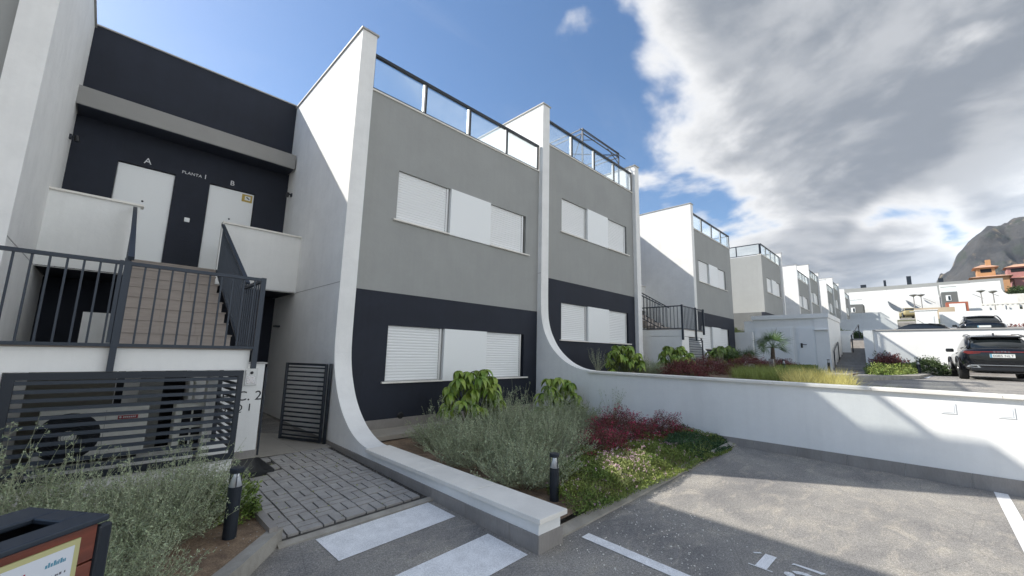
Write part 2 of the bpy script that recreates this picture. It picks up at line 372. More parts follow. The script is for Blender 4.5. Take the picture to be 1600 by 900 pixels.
# ------------------------------------------------------------------ townhouses
PROF = [(6.80, 7.50), (6.80, 2.2), (6.795, 1.85), (6.77, 1.52), (6.70, 1.25), (6.60, 1.04), (6.47, .84), (6.30, .66), (6.10, .51), (5.92, .41), (5.70, .33), (5.5, .29), (5.34, .28)]
SLATM = {}
def smooth_profile(pr, n=5):
    out = []
    for i in range(len(pr)-1):
        p0 = pr[max(i-1, 0)]; p1 = pr[i]; p2 = pr[i+1]; p3 = pr[min(i+2, len(pr)-1)]
        for k in range(n if i > 0 else 1):
            t = k/n
            out.append(tuple(.5*((2*p1[j])+(-p0[j]+p2[j])*t+(2*p0[j]-5*p1[j]+4*p2[j]-p3[j])*t*t+(-p0[j]+3*p1[j]-3*p2[j]+p3[j])*t**3) for j in (0, 1)))
    return out+[pr[-1]]
PROF = [PROF[0]]+smooth_profile(PROF[1:])
def window(b, x0, x1, z0, z1, hx1, near, ymat, part='window'):
    # x0..hx1 opening; two shutters with a white box panel between
    wd = x1-x0
    A = (x0+.01, x0+1.17); Bp = (x0+1.25, x0+2.40); Cc = (x0+2.42, x0+3.53)
    if near:
        pn = MB().box(Bp[0], Bp[1], FY-.035, FY+.10, z0-.03, z1-.0).build('box_panel', 'door_white', b)
    else: MB().box(Bp[0], Bp[1], FY-.035, FY+.10, z0-.03, z1).build('box_panel', 'door_white', b)
    for (a, c) in (A, Cc):
        fr = MB(); fr.box(a-.005, c+.05, FY+.115, FY+.14, z0, z1); fr.box(c, c+.045, FY+.03, FY+.115, z0, z1)
        if near: fr.box(a-.005, c, FY+.03, FY+.045, z0, z0+.015)
        f = fr.build(part, 'aluminium', b)
        n = 19 if near else 12; h = (z1-z0)/n; key = (round(c-a, 2), n, near)
        if key not in SLATM:
            pr = [(0, 0), (-.006, h*.2), (-.008, h*.55), (-.005, h*.86), (.004, h*.88), (.004, h*1.0), (.012, h*1.0), (.012, 0)]
            SLATM[key] = MB().prism(pr, 0, c-a, 'x').mesh('slat', 'shutter_white')
        if near:
            for k in range(n): obj('slat', SLATM[key], f, Vector((a, FY+.055, z0+k*h))-org(f))
        else:
            mb = MB()
            for k in range(n): mb.add([(x+a, y+FY+.055, z+z0+k*h) for x, y, z in [tuple(v.co) for v in SLATM[key].vertices]], [tuple(p.vertices) for p in SLATM[key].polygons])
            mb.build('slats', 'shutter_white', f, kind='stuff')
    MB().box(x0-.07, x0+1.24, FY-.05, FY+.115, z0-.032, z0-.002).build('window_sill', 'coping_cream', b)
    MB().box(x0+2.405, hx1+.12, FY-.05, FY+.115, z0-.032, z0-.002).build('window_sill', 'coping_cream', b)

def fin(b, x, L, ybase, zbot, near, lowwall=None, mat_='white_render_rough', straight=False):
    t = .28; mb = MB()
    pr = [(6.8, 7.5), (6.8, .28)] if straight else PROF; prl = [(y, z+L) for y, z in pr]
    for (ya, za), (yb, zb) in zip(prl, prl[1:]):
        mb.hexa([(x, yb, zb), (x+t, yb, zb), (x+t, 7.3, zb), (x, 7.3, zb), (x, ya, za), (x+t, ya, za), (x+t, 7.3, za), (x, 7.3, za)])
    mb.box(x, x+t, 7.3, 14, zbot, L+7.5); mb.box(x, x+t, 6.8 if straight else 5.34, 7.3, zbot, L+.28)
    # weld so that the front reads as one bent surface
    o = mb.build('fin_wall', mat_, b)
    MB().box(x-.03, x+t+.03, FF-.03, 14, L+7.5, L+7.53).build('coping', 'coping_metal', o)
    if near: MB().box(x-.003, x+.001, 6.81, 14, L+2.70, L+2.712).build('render_joint', 'coping_metal', o)
    if lowwall is not None:
        lw = MB().box(x, x+t, lowwall, 5.34, zbot, L+.24).build('low_wall', 'white_render', b)
        y = 5.38; step = [1.30, .90, .90] if near == 1 else [1.2]*30; k = 0
        while y > lowwall-.05+.01:
            y2 = max(y-step[k % len(step)], lowwall-.05); k += 1
            MB().box(x-.04, x+t+.04, y2+.003, y-.003, L+.24, L+.281).build('coping_stone', 'coping_cream', lw, bevel=.004)
            y = y2
            if y2 <= lowwall-.049: break
    return o

def balustrade(b, x0, x1, L, n=4, glassy=True, leftret=None):
    z0 = L+6.50; z1 = L+7.23; Y = FY+.02
    top = MB().box(x0, x1, Y-.05, Y+.02, z1-.05, z1).build('balustrade', 'anthracite_metal', b)
    MB().box(x0, x1, Y-.03, Y+.02, z0+.005, z0+.035).build('bottom_rail', 'anthracite_metal', top)
    w_ = (x1-x0)/n
    for i in range(n+1):
        xx = x0+.02 if i == 0 else (x1-.02 if i == n else x0+i*w_)
        if i: MB().box(xx-.055, xx-.012, Y-.02, Y+.03, z0+.035, z1-.05).build('post', 'aluminium', top)  # pale strip: the post's sunlit left side put into the colour
        MB().box(xx-.012, xx+.014, Y-.04, Y+.03, z0+.035, z1-.05).build('post', 'anthracite_metal', top)  # dark bar: shaded front of the same post, painted darker
    for i in range(n):
        MB().box(x0+i*w_+.015, x0+(i+1)*w_-.056, Y-.003, Y+.005, z0+.035, z1-.05).build('glass_pane', 'balustrade_glass', top)

def townhouse(x0, x1, L, sfin, efin, near, label, zbot, low=None, window_near=None):
    b = thing('townhouse', label, 'house', (x0, FY, L), 'grey and navy townhouses with white fin walls stepping up the street')
    xa = x0+(.28 if sfin else 0); xb = x1
    gw = MB(); frame_of_boxes(gw, xa, xb, FY, FY+.20, L+2.65, L+6.47, x0+1.0, x0+4.65, L+4.08, L+5.08); gw.build('grey_wall', 'grey_render', b)
    nw = MB(); frame_of_boxes(nw, xa, xb, FY, FY+.20, zbot, L+2.65, x0+1.0, x0+4.65, L+1.02, L+2.04); nw.build('navy_wall', 'navy_render', b)
    MB().box(xa, xb, FY+.2, 14, zbot, L+2.65).build('side_wall', 'dark_grey_render', b)
    MB().box(xa, xb, FY+.2, 14, L+2.65, L+6.44).build('side_wall', 'grey_render', b)
    MB().box(xa, xb, FY-.03, FY+.22, L+6.47, L+6.50).build('roof_coping', 'coping_cream', b)
    wn = near if window_near is None else window_near
    window(b, x0+1.0, x0+4.5, L+1.02, L+2.04, x0+4.65, wn, None)
    window(b, x0+1.0, x0+4.5, L+4.08, L+5.08, x0+4.65, wn, None)
    if sfin: fin(b, x0, L, 0, zbot, near if near else 0, low)
    if efin: fin(b, x1, L, 0, zbot, 0, None, straight=True)
    balustrade(b, xa+.02, xb-.03, L, 4)
    return b
# left neighbour: only its right fin and a strip of facade are in view
b0 = thing('townhouse', 'townhouse cut off by the left edge, only its white fin wall showing', 'house', (-6, FY, 0), 'grey and navy townhouses with white fin walls stepping up the street')
MB().box(-6.2, -1.16, FY, FY+.2, 2.65, 6.47).build('grey_wall', 'grey_render', b0)
MB().box(-6.2, -1.16, FY, FY+.2, -.3, 2.65).build('navy_wall', 'navy_render', b0)
MB().box(-6.2, -1.16, FY+.2, 14, -.3, 6.44).build('side_wall', 'grey_render', b0)
fm = MB().box(-1.16, -.88, FF, 14, -.3, 7.5).build('fin_wall', 'white_render_rough', b0)
MB().box(-1.19, -.85, FF-.03, 14, 7.5, 7.53).build('coping', 'coping_metal', fm)
MB().box(-.881, -.877, 6.81, 10.4, 2.70, 2.712).build('render_joint', 'coping_metal', fm)

b1 = townhouse(2.68, 7.81, 0, True, False, 1, 'nearest whole townhouse, its curved fin wall ending in a low coped wall by the crossing', -.3, 2.33)
b2 = townhouse(7.81, 12.92, .95, True, False, 2, 'townhouse behind the long retaining wall, with a steel pergola frame on its roof', -.3)
b3 = townhouse(18.0, 23.6, .95, True, False, 0, 'third townhouse with the open right corner railing, left of the beige side wall', .8, 4.6)
b4 = townhouse(30.0, 35.0, 1.90, False, False, 0, 'townhouse with the bare beige side wall behind the white service building', 1.5)
b5 = townhouse(40.34, 45.84, 1.90, True, False, 0, 'fifth townhouse along the row, first behind the beige side wall house', 1.5, 4.6)
b6 = townhouse(45.84, 51.0, 2.85, True, True, 0, 'sixth townhouse along the row, its fin just above the fifth one', 2, 4.6)
b7 = townhouse(55.84, 60.85, 2.85, True, False, 0, 'seventh townhouse along the row, small in the distance', 2.5, 4.6)
b8 = townhouse(60.85, 66.0, 3.8, True, True, 0, 'eighth townhouse along the row, next to last before the far white gables', 3, 4.6)
b9 = townhouse(71.4, 76.5, 3.8, True, True, 0, 'farthest townhouse of the row, beside the far dark grey house', 3, 4.6)
fin(b2, 12.92, .95, 0, .6, 0, None, straight=True)
fin(b4, 35.0, 1.9, 0, 1.5, 0, None, straight=True)
# railing return on the open right-hand ends
def side_rail(b, x, y0, y1, L, n):
    z0 = L+6.5; z1 = L+7.23
    t_ = MB().box(x-.05, x+.02, y0, y1, z1-.05, z1).build('balustrade', 'anthracite_metal', b)
    MB().box(x-.03, x+.02, y0, y1, z0+.005, z0+.035).build('bottom_rail', 'anthracite_metal', t_)
    for i in range(n+1):
        y = y0+(y1-y0)*i/n; MB().box(x-.04, x+.02, y-.03, y+.03, z0+.035, z1-.05).build('post', 'anthracite_metal', t_)
    MB().box(x-.006, x+.002, y0+.05, y1-.05, z0+.04, z1-.055).build('glass_pane', 'balustrade_glass', t_)
side_rail(b4, 30.04, 7.0, 9.8, 1.9, 2)
side_rail(b3, 23.55, 7.0, 12, .95, 4)
# tile plinths, as single tiles
def plinth(parent, x, ya, yb, zf0, zf1, stp=.6, side=-1, th=.012):
    y = ya
    while y > yb+.02:
        y2 = max(y-stp, yb)
        xx = (x-th, x-.0005) if side < 0 else (x+.0005, x+th)
        MB().hexa([(xx[0], y2+.0015, zf0(y2)), (xx[1], y2+.0015, zf0(y2)), (xx[1], y-.0015, zf0(y)), (xx[0], y-.0015, zf0(y)),
                   (xx[0], y2+.0015, zf1(y2)), (xx[1], y2+.0015, zf1(y2)), (xx[1], y-.0015, zf1(y)), (xx[0], y-.0015, zf1(y))]).build('plinth_tile', 'plinth_tile', parent)
        y = y2
plinth(b1, 2.68, 10.45, 2.33, lambda y: -.08, lambda y: .14 if y < 3 else .14+.03*min(1, (y-3)/4), .6)
MB().box(2.669, 2.98, 2.318, 2.3295, -.08, .14).build('plinth_tile', 'plinth_tile', b1)
MB().box(2.9605, 2.973, 2.33, 5.3, -.08, .14).build('plinth_tile', 'plinth_tile', b1)
for k in range(8): MB().box(2.97+k*.6, 2.968+(k+1)*.6, FY-.014, FY-.0005, .12, .36).build('plinth_tile', 'plinth_tile', b1)
MB().lathe([(.06, 0), (.065, .012), (.045, .02), (.04, .03)], n=20).build('wall_vent', 'black_plastic', b1, local=True).matrix_local = Matrix.Translation(Vector((4.04, FY-.001, .40))-org(b1)) @ Matrix.Rotation(R(90), 4, 'X')
for k in range(9):
    MB().box(2.97+k*.54, 2.967+(k+1)*.54, 6.32, FY-.015, .13, .20).build('paving_slab', 'floor_tile').__setitem__('kind', 'structure')

# long white retaining wall, continuing the second fin
rw = thing('retaining_wall', 'long white retaining wall with cream coping and grey tile foot on the right of the parking bay', 'wall', (7.81, 0, 0))
MB().box(7.81, 8.09, -14, 5.338, -.9, 1.18).build('white_wall', 'white_render', rw)
MB().box(7.8105, 8.0895, 5.339, 7.2, -.9, 1.17).build('white_wall', 'white_render', rw)
y = 5.36
while y > -13.9:
    MB().box(7.76, 8.13, max(y-1.2, -14)+.002, y-.002, 1.18, 1.222).build('coping_stone', 'coping_cream', rw, bevel=.004); y -= 1.2
plinth(rw, 7.81, FY-.02, -13.9, lambda y: G1(7.8, y)-.05, lambda y: .25-.0*(y), .6)
for yy in (-.17, -.65):
    p = MB().box(7.803, 7.8095, yy-.07, yy+.07, .945, 1.08).build('socket_cover', 'door_white', rw, bevel=.004)
    MB().box(7.799, 7.8025, yy-.052, yy+.052, .962, 1.063).build('lid', 'shutter_white', p, bevel=.003)

# steel pergola frame on the roof
pg = thing('pergola_frame', 'bare dark steel pergola frame standing on the roof terrace of the second townhouse', 'pergola', (10.45, 7.3, 7.3))
pts = {(0, 0): (10.45, 7.35), (1, 0): (12.75, 7.35), (0, 1): (10.45, 9.6), (1, 1): (12.75, 9.6)}
for k, (x, y) in pts.items(): MB().bar((x, y, 7.39), (x, y, 9.08), .045, .045).build('post', 'slate_metal', pg)
for z in (9.06, 8.90):
    for a, c in (((0, 0), (1, 0)), ((0, 0), (0, 1)), ((1, 0), (1, 1)), ((0, 1), (1, 1))):
        MB().bar((*pts[a], z), (*pts[c], z), .03, .03).build('beam', 'slate_metal', pg)
for a, c in (((0, 0), (1, 1)), ((1, 0), (0, 1))): MB().bar((*pts[a], 8.98), (*pts[c], 8.98), .025, .025).build('brace', 'slate_metal', pg)
MB().bar((10.45, 7.35, 8.65), (11.2, 7.35, 8.96), .02, .02).build('brace', 'slate_metal', pg)
MB().bar((12.75, 7.35, 8.65), (12.0, 7.35, 8.96), .02, .02).build('brace', 'slate_metal', pg)
MB().bar((10.3, 7.35, 9.0), (13.25, 7.35, 9.02), .02, .02).build('beam', 'slate_metal', pg)

# ------------------------------------------------------------------ stairwell between the houses
def baluster_mesh(h): return MB().box(-.008, .008, -.008, .008, 0, h).mesh('baluster', 'slate_metal')
def stairwell(x0, x1, L, sx0, sx1, px0, px1, near, label, pfy=5.5):
    s = thing('stairwell', label, 'stairwell', (x0, 10.5, L), 'stairwells between the townhouses')
    zb = L-.3; Y = 10.5
    d = [(x0+.63, x0+1.49), (x0+2.06, x0+2.91)] if near == 1 else [(x0+.7, x0+1.56), (x0+2.5, x0+3.35)]
    xs_ = [x0, d[0][0], d[0][1], d[1][0], d[1][1], x1]
    wl = MB()
    for i in (0, 2, 4): wl.box(xs_[i], xs_[i+1], Y, Y+.2, L+2.98, L+5.05)
    wl.box(x0, x1, Y, Y+.2, L+5.05, L+7.55)
    wl.box(x0, x1, Y, Y+.2, zb, L+2.70); wl.box(x0, x1, Y+.2, 14, zb, L+5.9)
    o = wl.build('navy_wall', 'navy_render', s)
    MB().box(x0, x1, Y-.03, Y+.23, L+7.55, L+7.575).build('coping', 'coping_metal', s)
    c = MB().box(x0, x1-.03 if near == 1 else x1, 10.0, Y-.001, L+5.72, L+6.06).build('canopy', 'fascia_grey', s)
    MB().box(x0+.02, x1-.05, 10.02, Y-.001, L+5.705, L+5.719).build('soffit', 'navy_render', c)
    MB().box(x0, x1, 9.25, Y-.001, L+2.72, L+2.98).build('landing_slab', 'white_render', s)
    MB().box(x0+.01, x1-.01, 9.1, Y-.002, L+2.705, L+2.718).build('soffit', 'navy_render', s)
    MB().box(x0, x1, 9.12, 9.25, L+2.72, L+2.979).build('landing_slab', 'stair_tile', s)
    for a, e in ((x0, sx0+.02 if near == 1 else sx0), (sx1+.04, x1)):
        lp = MB().box(a, e, 9.10, 9.115, L+2.70, L+3.88).build('landing_parapet', 'white_render', s)
        MB().box(a, e, 9.1155, 9.24, L+2.985, L+3.88).build('parapet_core', 'white_render', s)
        MB().box(a-.0, e+(.04 if a == x0 else 0), 9.06, 9.27, L+3.88, L+3.912).build('coping', 'coping_cream', lp)
    for i, (a, e) in enumerate(d):
        dr = MB().box(a+.012, e-.012, Y+.05, Y+.09, L+2.985, L+5.035).build('door', 'door_white', s)
        MB().box(a, e, Y+.1, Y+.14, L+2.98, L+5.05).build('door_frame', 'door_white', dr)
        if near == 1:
            MB().lathe([(.0185, 0), (.0185, .006), (.012, .01)], n=12).build('peephole', 'letter_black', dr, local=True).matrix_local = Matrix.Translation(Vector(((a+e)/2+.0, Y+.049, L+4.36))-org(dr)) @ Matrix.Rotation(R(90), 4, 'X')
    # stairs
    n = 8; z0 = L+1.57; run = 2.2
    fl = thing('stair_flight', None, None, Vector(((sx0+sx1)/2, 6.9, L+1.57))); fl.location = Vector(((sx0+sx1)/2, 6.9, L+1.57))-s.location; fl.parent = s
    if near:
        tre = MB(); ris = 1.41/n; tr = run/(n-1)
        for i in range(n):
            y0_ = 6.9+i*tr; zt = z0+(i+1)*ris
            if i == n-1: zt = L+2.98
            # nosing tread and riser tiles
            sp = 3; wv = (sx1-sx0)/sp
            stp = MB().box(sx0, sx1, y0_+.014, y0_+tr+.02 if i < n-1 else y0_+.03, zt-ris-.04, zt-.022).build('step', 'stair_tile', fl)
            for k in range(sp):
                a = sx0+k*wv+.001; e = sx0+(k+1)*wv-.001
                MB().box(a, e, y0_, y0_+.013, zt-ris+.001, zt-.021).build('riser_tile', 'stair_tile', stp)
            MB().box(sx0-.01, sx1+.01, y0_-.012, y0_+tr+.01 if i < n-1 else y0_+.04, zt-.020, zt).build('tread', 'stair_tile', stp)
    else: MB().hexa([(sx0, 6.9, z0), (sx1, 6.9, z0), (sx1, 7.2, z0), (sx0, 7.2, z0), (sx0, 9.09, L+2.9), (sx1, 9.09, L+2.9), (sx1, 9.1, L+2.7), (sx0, 9.1, L+2.7)]).build('step', 'stair_tile', fl)
    # platform
    pl = MB().box(px0, px1, pfy, 6.9, L+1.33, L+1.55).build('platform', 'white_render', s)
    MB().box(px0-.005, px1+.015, pfy-.015, 6.9, L+1.551, L+1.572).build('floor_edge', 'stair_tile', pl)
    return s
s1 = stairwell(-.88, 2.68, 0, .13, 1.26, -3.2, 1.21, 1, 'stairwell beside the navy entrance with the two white doors lettered A and B')
s2 = stairwell(13.2, 18.0, .95, 14.35, 15.55, 13.95, 15.9, 2, 'stairwell between second and third townhouse with a white boxed platform', 5.75)
s3 = stairwell(35.28, 40.34, 1.9, 36.4, 37.6, 36.0, 38.2, 0, 'small distant stairwell behind the service building')
s4 = stairwell(51.28, 55.84, 2.85, 52.4, 53.6, 52, 54, 0, 'small distant stairwell between sixth and seventh townhouse')
s5 = stairwell(66.28, 71.4, 3.8, 67.4, 68.6, 67, 69, 0, 'farthest small stairwell before the last townhouse of the row')
MB().box(13.95, 14.2, 5.76, 6.9, .9, 2.27).build('platform_wall', 'white_render', s2)
MB().box(13.951, 14.2, 6.901, 8.9, .9, 2.5).build('platform_wall', 'white_render', s2)
MB().box(-.28, .06, 8.85, 9.05, .1, 2.05).build('stair_support', 'white_render', s1)
MB().box(14.2, 14.55, 5.76, 5.95, .9, 2.27).build('platform_wall', 'white_render', s2)
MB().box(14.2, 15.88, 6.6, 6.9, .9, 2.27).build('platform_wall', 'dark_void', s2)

# letters and door things of the first stairwell
Y = 10.498
text_obj('letter_A', 'A', .17, s1, (.105, Y, 5.12), (R(90), 0, 0), 'letter_white')
text_obj('lettering', 'PLANTA', .083, s1, (.695, Y, 5.115), (R(90), 0, 0), 'letter_white', space=1.12)
text_obj('lettering', '1', .135, s1, (1.055, Y, 5.11), (R(90), 0, 0), 'letter_white')
text_obj('letter_B', 'B', .15, s1, (1.53, Y, 5.12), (R(90), 0, 0), 'letter_white')
sw = MB().box(.845, .935, Y-.025, Y, 4.10, 4.19).build('bell_push', 'door_white', s1, bevel=.008)
MB().box(.868, .912, Y-.029, Y-.026, 4.122, 4.168).build('button', 'shutter_white', sw)
stk = MB().box(1.79, 1.99, 10.541, 10.548, 4.83, 5.0).build('sticker', 'sticker_yellow', s1)
MB().box(1.845, 1.955, 10.538, 10.5405, 4.87, 4.965).build('sticker_patch', 'plate_white', stk)
MB().prism([(1.865, 4.935), (1.885, 4.95), (1.94, 4.905), (1.925, 4.89)], 10.535, 10.5375, 'y').build('sticker_mark', 'letter_black', stk)

# wall lamps
def wall_lamp(loc, dx, label, flat=False):
    t_ = thing('wall_lamp', label, 'wall lamp', loc, 'small black lamps on the fin walls')
    if flat: MB().box(min(0, dx*.1), max(0, dx*.1), -.07, .07, -.02, .02).build('lamp_body', 'anthracite_metal', t_, local=True, bevel=.004)
    else:
        MB().box(min(0, dx*.03), max(0, dx*.03), -.04, .04, -.03, .05).build('bracket', 'anthracite_metal', t_, local=True, bevel=.004)
        MB().tube([(dx*.03, 0, .02), (dx*.09, 0, .02)], .02).build('lamp_arm', 'anthracite_metal', t_, local=True)
        MB().tube([(dx*.09, 0, .05), (dx*.10, 0, -.05)], .035, 14).build('lamp_head', 'black_plastic', t_, local=True)
wall_lamp((2.68, 10.1, 5.10), -1, 'small black spot lamp on the white fin wall right of door B')
wall_lamp((2.68, 9.95, 2.04), -1, 'flat black lamp on the white wall inside the ground floor passage', True)
wall_lamp((-.88, 10.1, 5.11), 1, 'small black spot lamp on the left fin wall beside the grey canopy')

# railings
BAL = {}
def baluster(parent, x, y, z, h):
    k = round(h, 2)
    if k not in BAL: BAL[k] = baluster_mesh(k)
    return obj('baluster', BAL[k], parent, Vector((x, y, z))-org(parent))
def rail_x(p, x0, x1, y, z0, z1, stp=.105):
    MB().box(x0, x1, y-.02, y+.02, z1-.035, z1).build('top_rail', 'slate_metal', p)
    MB().box(x0, x1, y-.02, y+.02, z0, z0+.03).build('bottom_rail', 'slate_metal', p)
    n = int((x1-x0)/stp)
    for i in range(1, n): baluster(p, x0+(x1-x0)*i/n, y, z0+.03, z1-z0-.065)
def rail_y(p, y0, y1, x, z0, z1, stp=.105):
    MB().box(x-.02, x+.02, y0, y1, z1-.035, z1).build('top_rail', 'slate_metal', p)
    MB().box(x-.02, x+.02, y0, y1, z0, z0+.03).build('bottom_rail', 'slate_metal', p)
    n = int((y1-y0)/stp)
    for i in range(1, n): baluster(p, x, y0+(y1-y0)*i/n, z0+.03, z1-z0-.065)
def rail_slope(p, x, ya, za, yb, zb, h, stp=.10):
    MB().bar((x, ya, za+h), (x, yb, zb+h), .05, .035).build('top_rail', 'slate_metal', p)
    MB().bar((x, ya, za), (x, yb, zb), .03, .03).build('bottom_rail', 'slate_metal', p)
    n = int((yb-ya)/stp)
    for i in range(1, n): f = i/n; baluster(p, x, ya+(yb-ya)*f, za+(zb-za)*f, h)
GR = 'dark grey metal railings on the stairs and platforms'
r = thing('stair_railing', 'dark grey railing along the front edge of the first stair platform above the louvred screen', 'railing', (1.26, 5.46, 1.57), GR)
rail_x(r, -3.0, 1.27, 5.46, 1.565, 2.395)
MB().box(1.225, 1.275, 5.435, 5.485, 1.345, 2.40).build('post', 'slate_metal', r)
MB().box(.045, .095, 5.435, 5.485, 1.33, 2.40).build('post', 'slate_metal', r)
MB().box(.01, .04, 5.435, 5.485, 1.6, 2.40).build('post', 'slate_metal', r)
r = thing('stair_railing', 'short return railing on the right side of the first stair platform', 'railing', (1.27, 6, 1.57), GR)
rail_y(r, 5.49, 6.48, 1.262, 1.57, 2.395)
r = thing('stair_railing', 'sloping railing on the right side of the first stair flight rising to door B', 'railing', (1.29, 7, 1.57), GR)
rail_slope(r, 1.30, 6.48, 1.58, 9.04, 2.96, .87)
r = thing('stair_railing', 'sloping railing on the left side of the first stair flight, seen edge on', 'railing', (.10, 7, 1.57), GR)
rail_slope(r, .085, 5.50, 1.57, 9.04, 2.96, .87)
r = thing('stair_railing', 'railing around the white boxed platform between second and third townhouse', 'railing', (13.97, 5.72, 2.52), GR)
rail_x(r, 13.97, 15.9, 5.74, 2.53, 3.34, .12); rail_y(r, 5.76, 8.0, 13.97, 2.53, 3.34, .12)
MB().box(13.93, 13.99, 5.69, 5.75, 2.15, 3.36).build('post', 'slate_metal', r); MB().box(15.1, 15.15, 5.69, 5.735, 2.15, 3.36).build('post', 'slate_metal', r); MB().box(15.86, 15.92, 5.69, 5.75, 2.4, 3.36).build('post', 'slate_metal', r)
r = thing('stair_railing', 'sloping stair railing behind the white boxed platform of the second stairwell', 'railing', (14.3, 7, 2.52), GR)
rail_slope(r, 14.30, 6.6, 2.55, 9.04, 3.9, .87, .13); rail_slope(r, 15.6, 6.9, 2.6, 9.04, 3.9, .87, .13)
for (x, L, lb) in ((36.0, 1.9, 'distant platform railing just above the service building roof'), (52, 2.85, 'distant platform railing right of the service building'), (67, 3.8, 'farthest platform railing by the end of the row')):
    r = thing('stair_railing', lb, 'railing', (x, 5.5, L+1.6), GR); rail_x(r, x, x+2.2, 5.46, L+1.6, L+2.5, .16)
    rail_y(r, 5.48, 7.2, x, L+1.6, L+2.5, .2)

# ------------------------------------------------------------------ under the first platform: louvred screen, units, pillar
ub = thing('screen_base_wall', 'white base wall and supports under the first stair platform, carrying the louvred screen', 'wall', (0, 5.5, 0))
MB().box(-3.2, -.575, 5.501, 5.75, -.1, 1.329).build('side_support', 'white_render', ub)
MB().box(-.574, 1.16, 5.501, 5.62, -.1, .37).build('base_wall', 'white_render', ub)
MB().box(-3.2, 1.18, 7.9, 8.05, -.1, 1.32).build('back_wall', 'white_render', ub)
MB().box(-.57, .17, 7.3, 7.34, .1, 1.32).build('cabinet_door', 'cabinet_olive', ub)
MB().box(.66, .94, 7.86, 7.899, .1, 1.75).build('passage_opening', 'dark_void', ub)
MB().box(.42, .66, 7.5, 7.62, .1, 1.329).build('partition', 'grey_render', ub)
MB().box(.95, 1.2, 7.5, 7.89, .1, 1.329).build('partition', 'white_render', ub)
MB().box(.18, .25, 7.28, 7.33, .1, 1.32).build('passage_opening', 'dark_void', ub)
MB().box(-.57, 1.16, 5.63, 7.9, .05, .10).build('floor', 'floor_tile', ub)
ls = thing('louvred_screen', 'dark metal screen of horizontal louvres in front of the two air conditioning units', 'screen', (0, 5.48, .4))
MB().box(-.565, 1.165, 5.455, 5.495, 1.262, 1.325).build('frame_rail', 'anthracite_metal', ls)
MB().box(-.565, 1.165, 5.455, 5.495, .375, .435).build('frame_rail', 'anthracite_metal', ls)
MB().box(-.565, -.495, 5.455, 5.495, .435, 1.262).build('frame_post', 'anthracite_metal', ls)
MB().box(1.115, 1.165, 5.455, 5.495, .435, 1.262).build('frame_post', 'anthracite_metal', ls)
MB().box(1.12, 1.162, 6.50, 6.55, .375, 1.30).build('frame_post', 'anthracite_metal', ls)
nl = 11; lm = MB().box(-.494, 1.114, 0, .022, -.0165, .0165).mesh('louvre', 'slate_metal'); lm2 = MB().box(0, .02, 5.496, 6.499, -.015, .015).mesh('louvre', 'slate_metal')
for i in range(nl):
    z = .435+(1.262-.435)*(i+.55)/nl+.01
    obj('louvre', lm, ls, Vector((0, 5.462, z))-org(ls), None)
    obj('louvre', lm2, ls, Vector((1.13, 0, z))-org(ls), None)
def ac(loc, w_, h_, d_, label, fan):
    t_ = thing('air_conditioner', label, 'air conditioner', loc, 'air conditioning units behind the screen')
    MB().box(0, w_, 0, d_, .03, h_).build('casing', 'appliance_white', t_, local=True, bevel=.012)
    MB().box(.05, w_-.05, .03, d_-.03, 0, .03).build('feet', 'rubber_black', t_, local=True)
    if fan:
        g = MB(); 
        cx, cz, rr = w_*.27, h_*.5, h_*.43
        for k in range(11): 
            r_ = rr*(k+1.5)/12; g.tube([(cx+r_*math.cos(a_), -.012-.01*math.cos(k/11*1.5), cz+r_*math.sin(a_)) for a_ in [2*math.pi*j/28 for j in range(29)]], .003, 4, False)
        for j in range(16):
            a_ = j*math.pi/8; g.bar((cx+.05*math.cos(a_), -.018, cz+.05*math.sin(a_)), (cx+rr*math.cos(a_), -.010, cz+rr*math.sin(a_)), .004, .004)
        g.build('fan_grille', 'black_plastic', t_, local=True)
        dk = MB().lathe([(rr, 0), (rr, .004)], n=32).build('fan_opening', 'anthracite_metal', t_, local=True); dk.matrix_local = Matrix.Translation((cx, -.001, cz)) @ Matrix.Rotation(R(90), 4, 'X')
        hb = MB().lathe([(.07, 0), (.062, .01), (.0, .014)], n=20).build('hub', 'appliance_white', t_, local=True); hb.matrix_local = Matrix.Translation((cx, -.012, cz)) @ Matrix.Rotation(R(90), 4, 'X')
        bd = MB().box(w_-.26, w_-.09, -.004, -.0005, h_*.76, h_*.83).build('badge', 'badge_red', t_, local=True)
        MB().lathe([(.011, 0), (.011, .002)], n=14).build('badge_mark', 'letter_white', bd, local=True).matrix_local = Matrix.Translation((w_-.24, -.0045, h_*.795)) @ Matrix.Rotation(R(90), 4, 'X')
        for i in range(7): MB().prism([(w_-.218+i*.016, h_*.78), (w_-.206+i*.016, h_*.78), (w_-.203+i*.016, h_*.81), (w_-.215+i*.016, h_*.81)], -.006, -.0045, 'y').build('badge_mark', 'letter_white', bd, local=True)
        MB().box(w_*.58, w_*.583, -.002, -.0003, .06, h_-.03).build('panel_seam', 'dark_grey_render', t_, local=True)
    else:
        for i in range(2):
            for j in range(4):
                MB().box(w_*.2+i*w_*.31, w_*.2+i*w_*.31+w_*.25, -.006, -.001, h_*(.14+j*.2), h_*(.29+j*.2)).build('grille_opening', 'dark_void', t_, local=True)
ac((-.38, 6.55, .30), .86, .58, .30, 'larger air conditioning unit with a round black fan and a red badge', True)
ac((.75, 6.75, .25), .36, .60, .28, 'smaller air conditioning unit with a square grid of dark openings', False)
MB().box(-.40, .95, 6.5, 7.1, .10, .29).build('unit_plinth', 'white_render', ub)
pc = MB().tube([(.88, 7.0, 1.32), (.88, 6.95, 1.2), (.93, 6.9, 1.1), (.93, 6.88, .86)], .016, 8).build('air_duct', 'appliance_white', smooth=True); solo(pc, 'pale bent pipe rising from the smaller air conditioning unit', 'pipe')

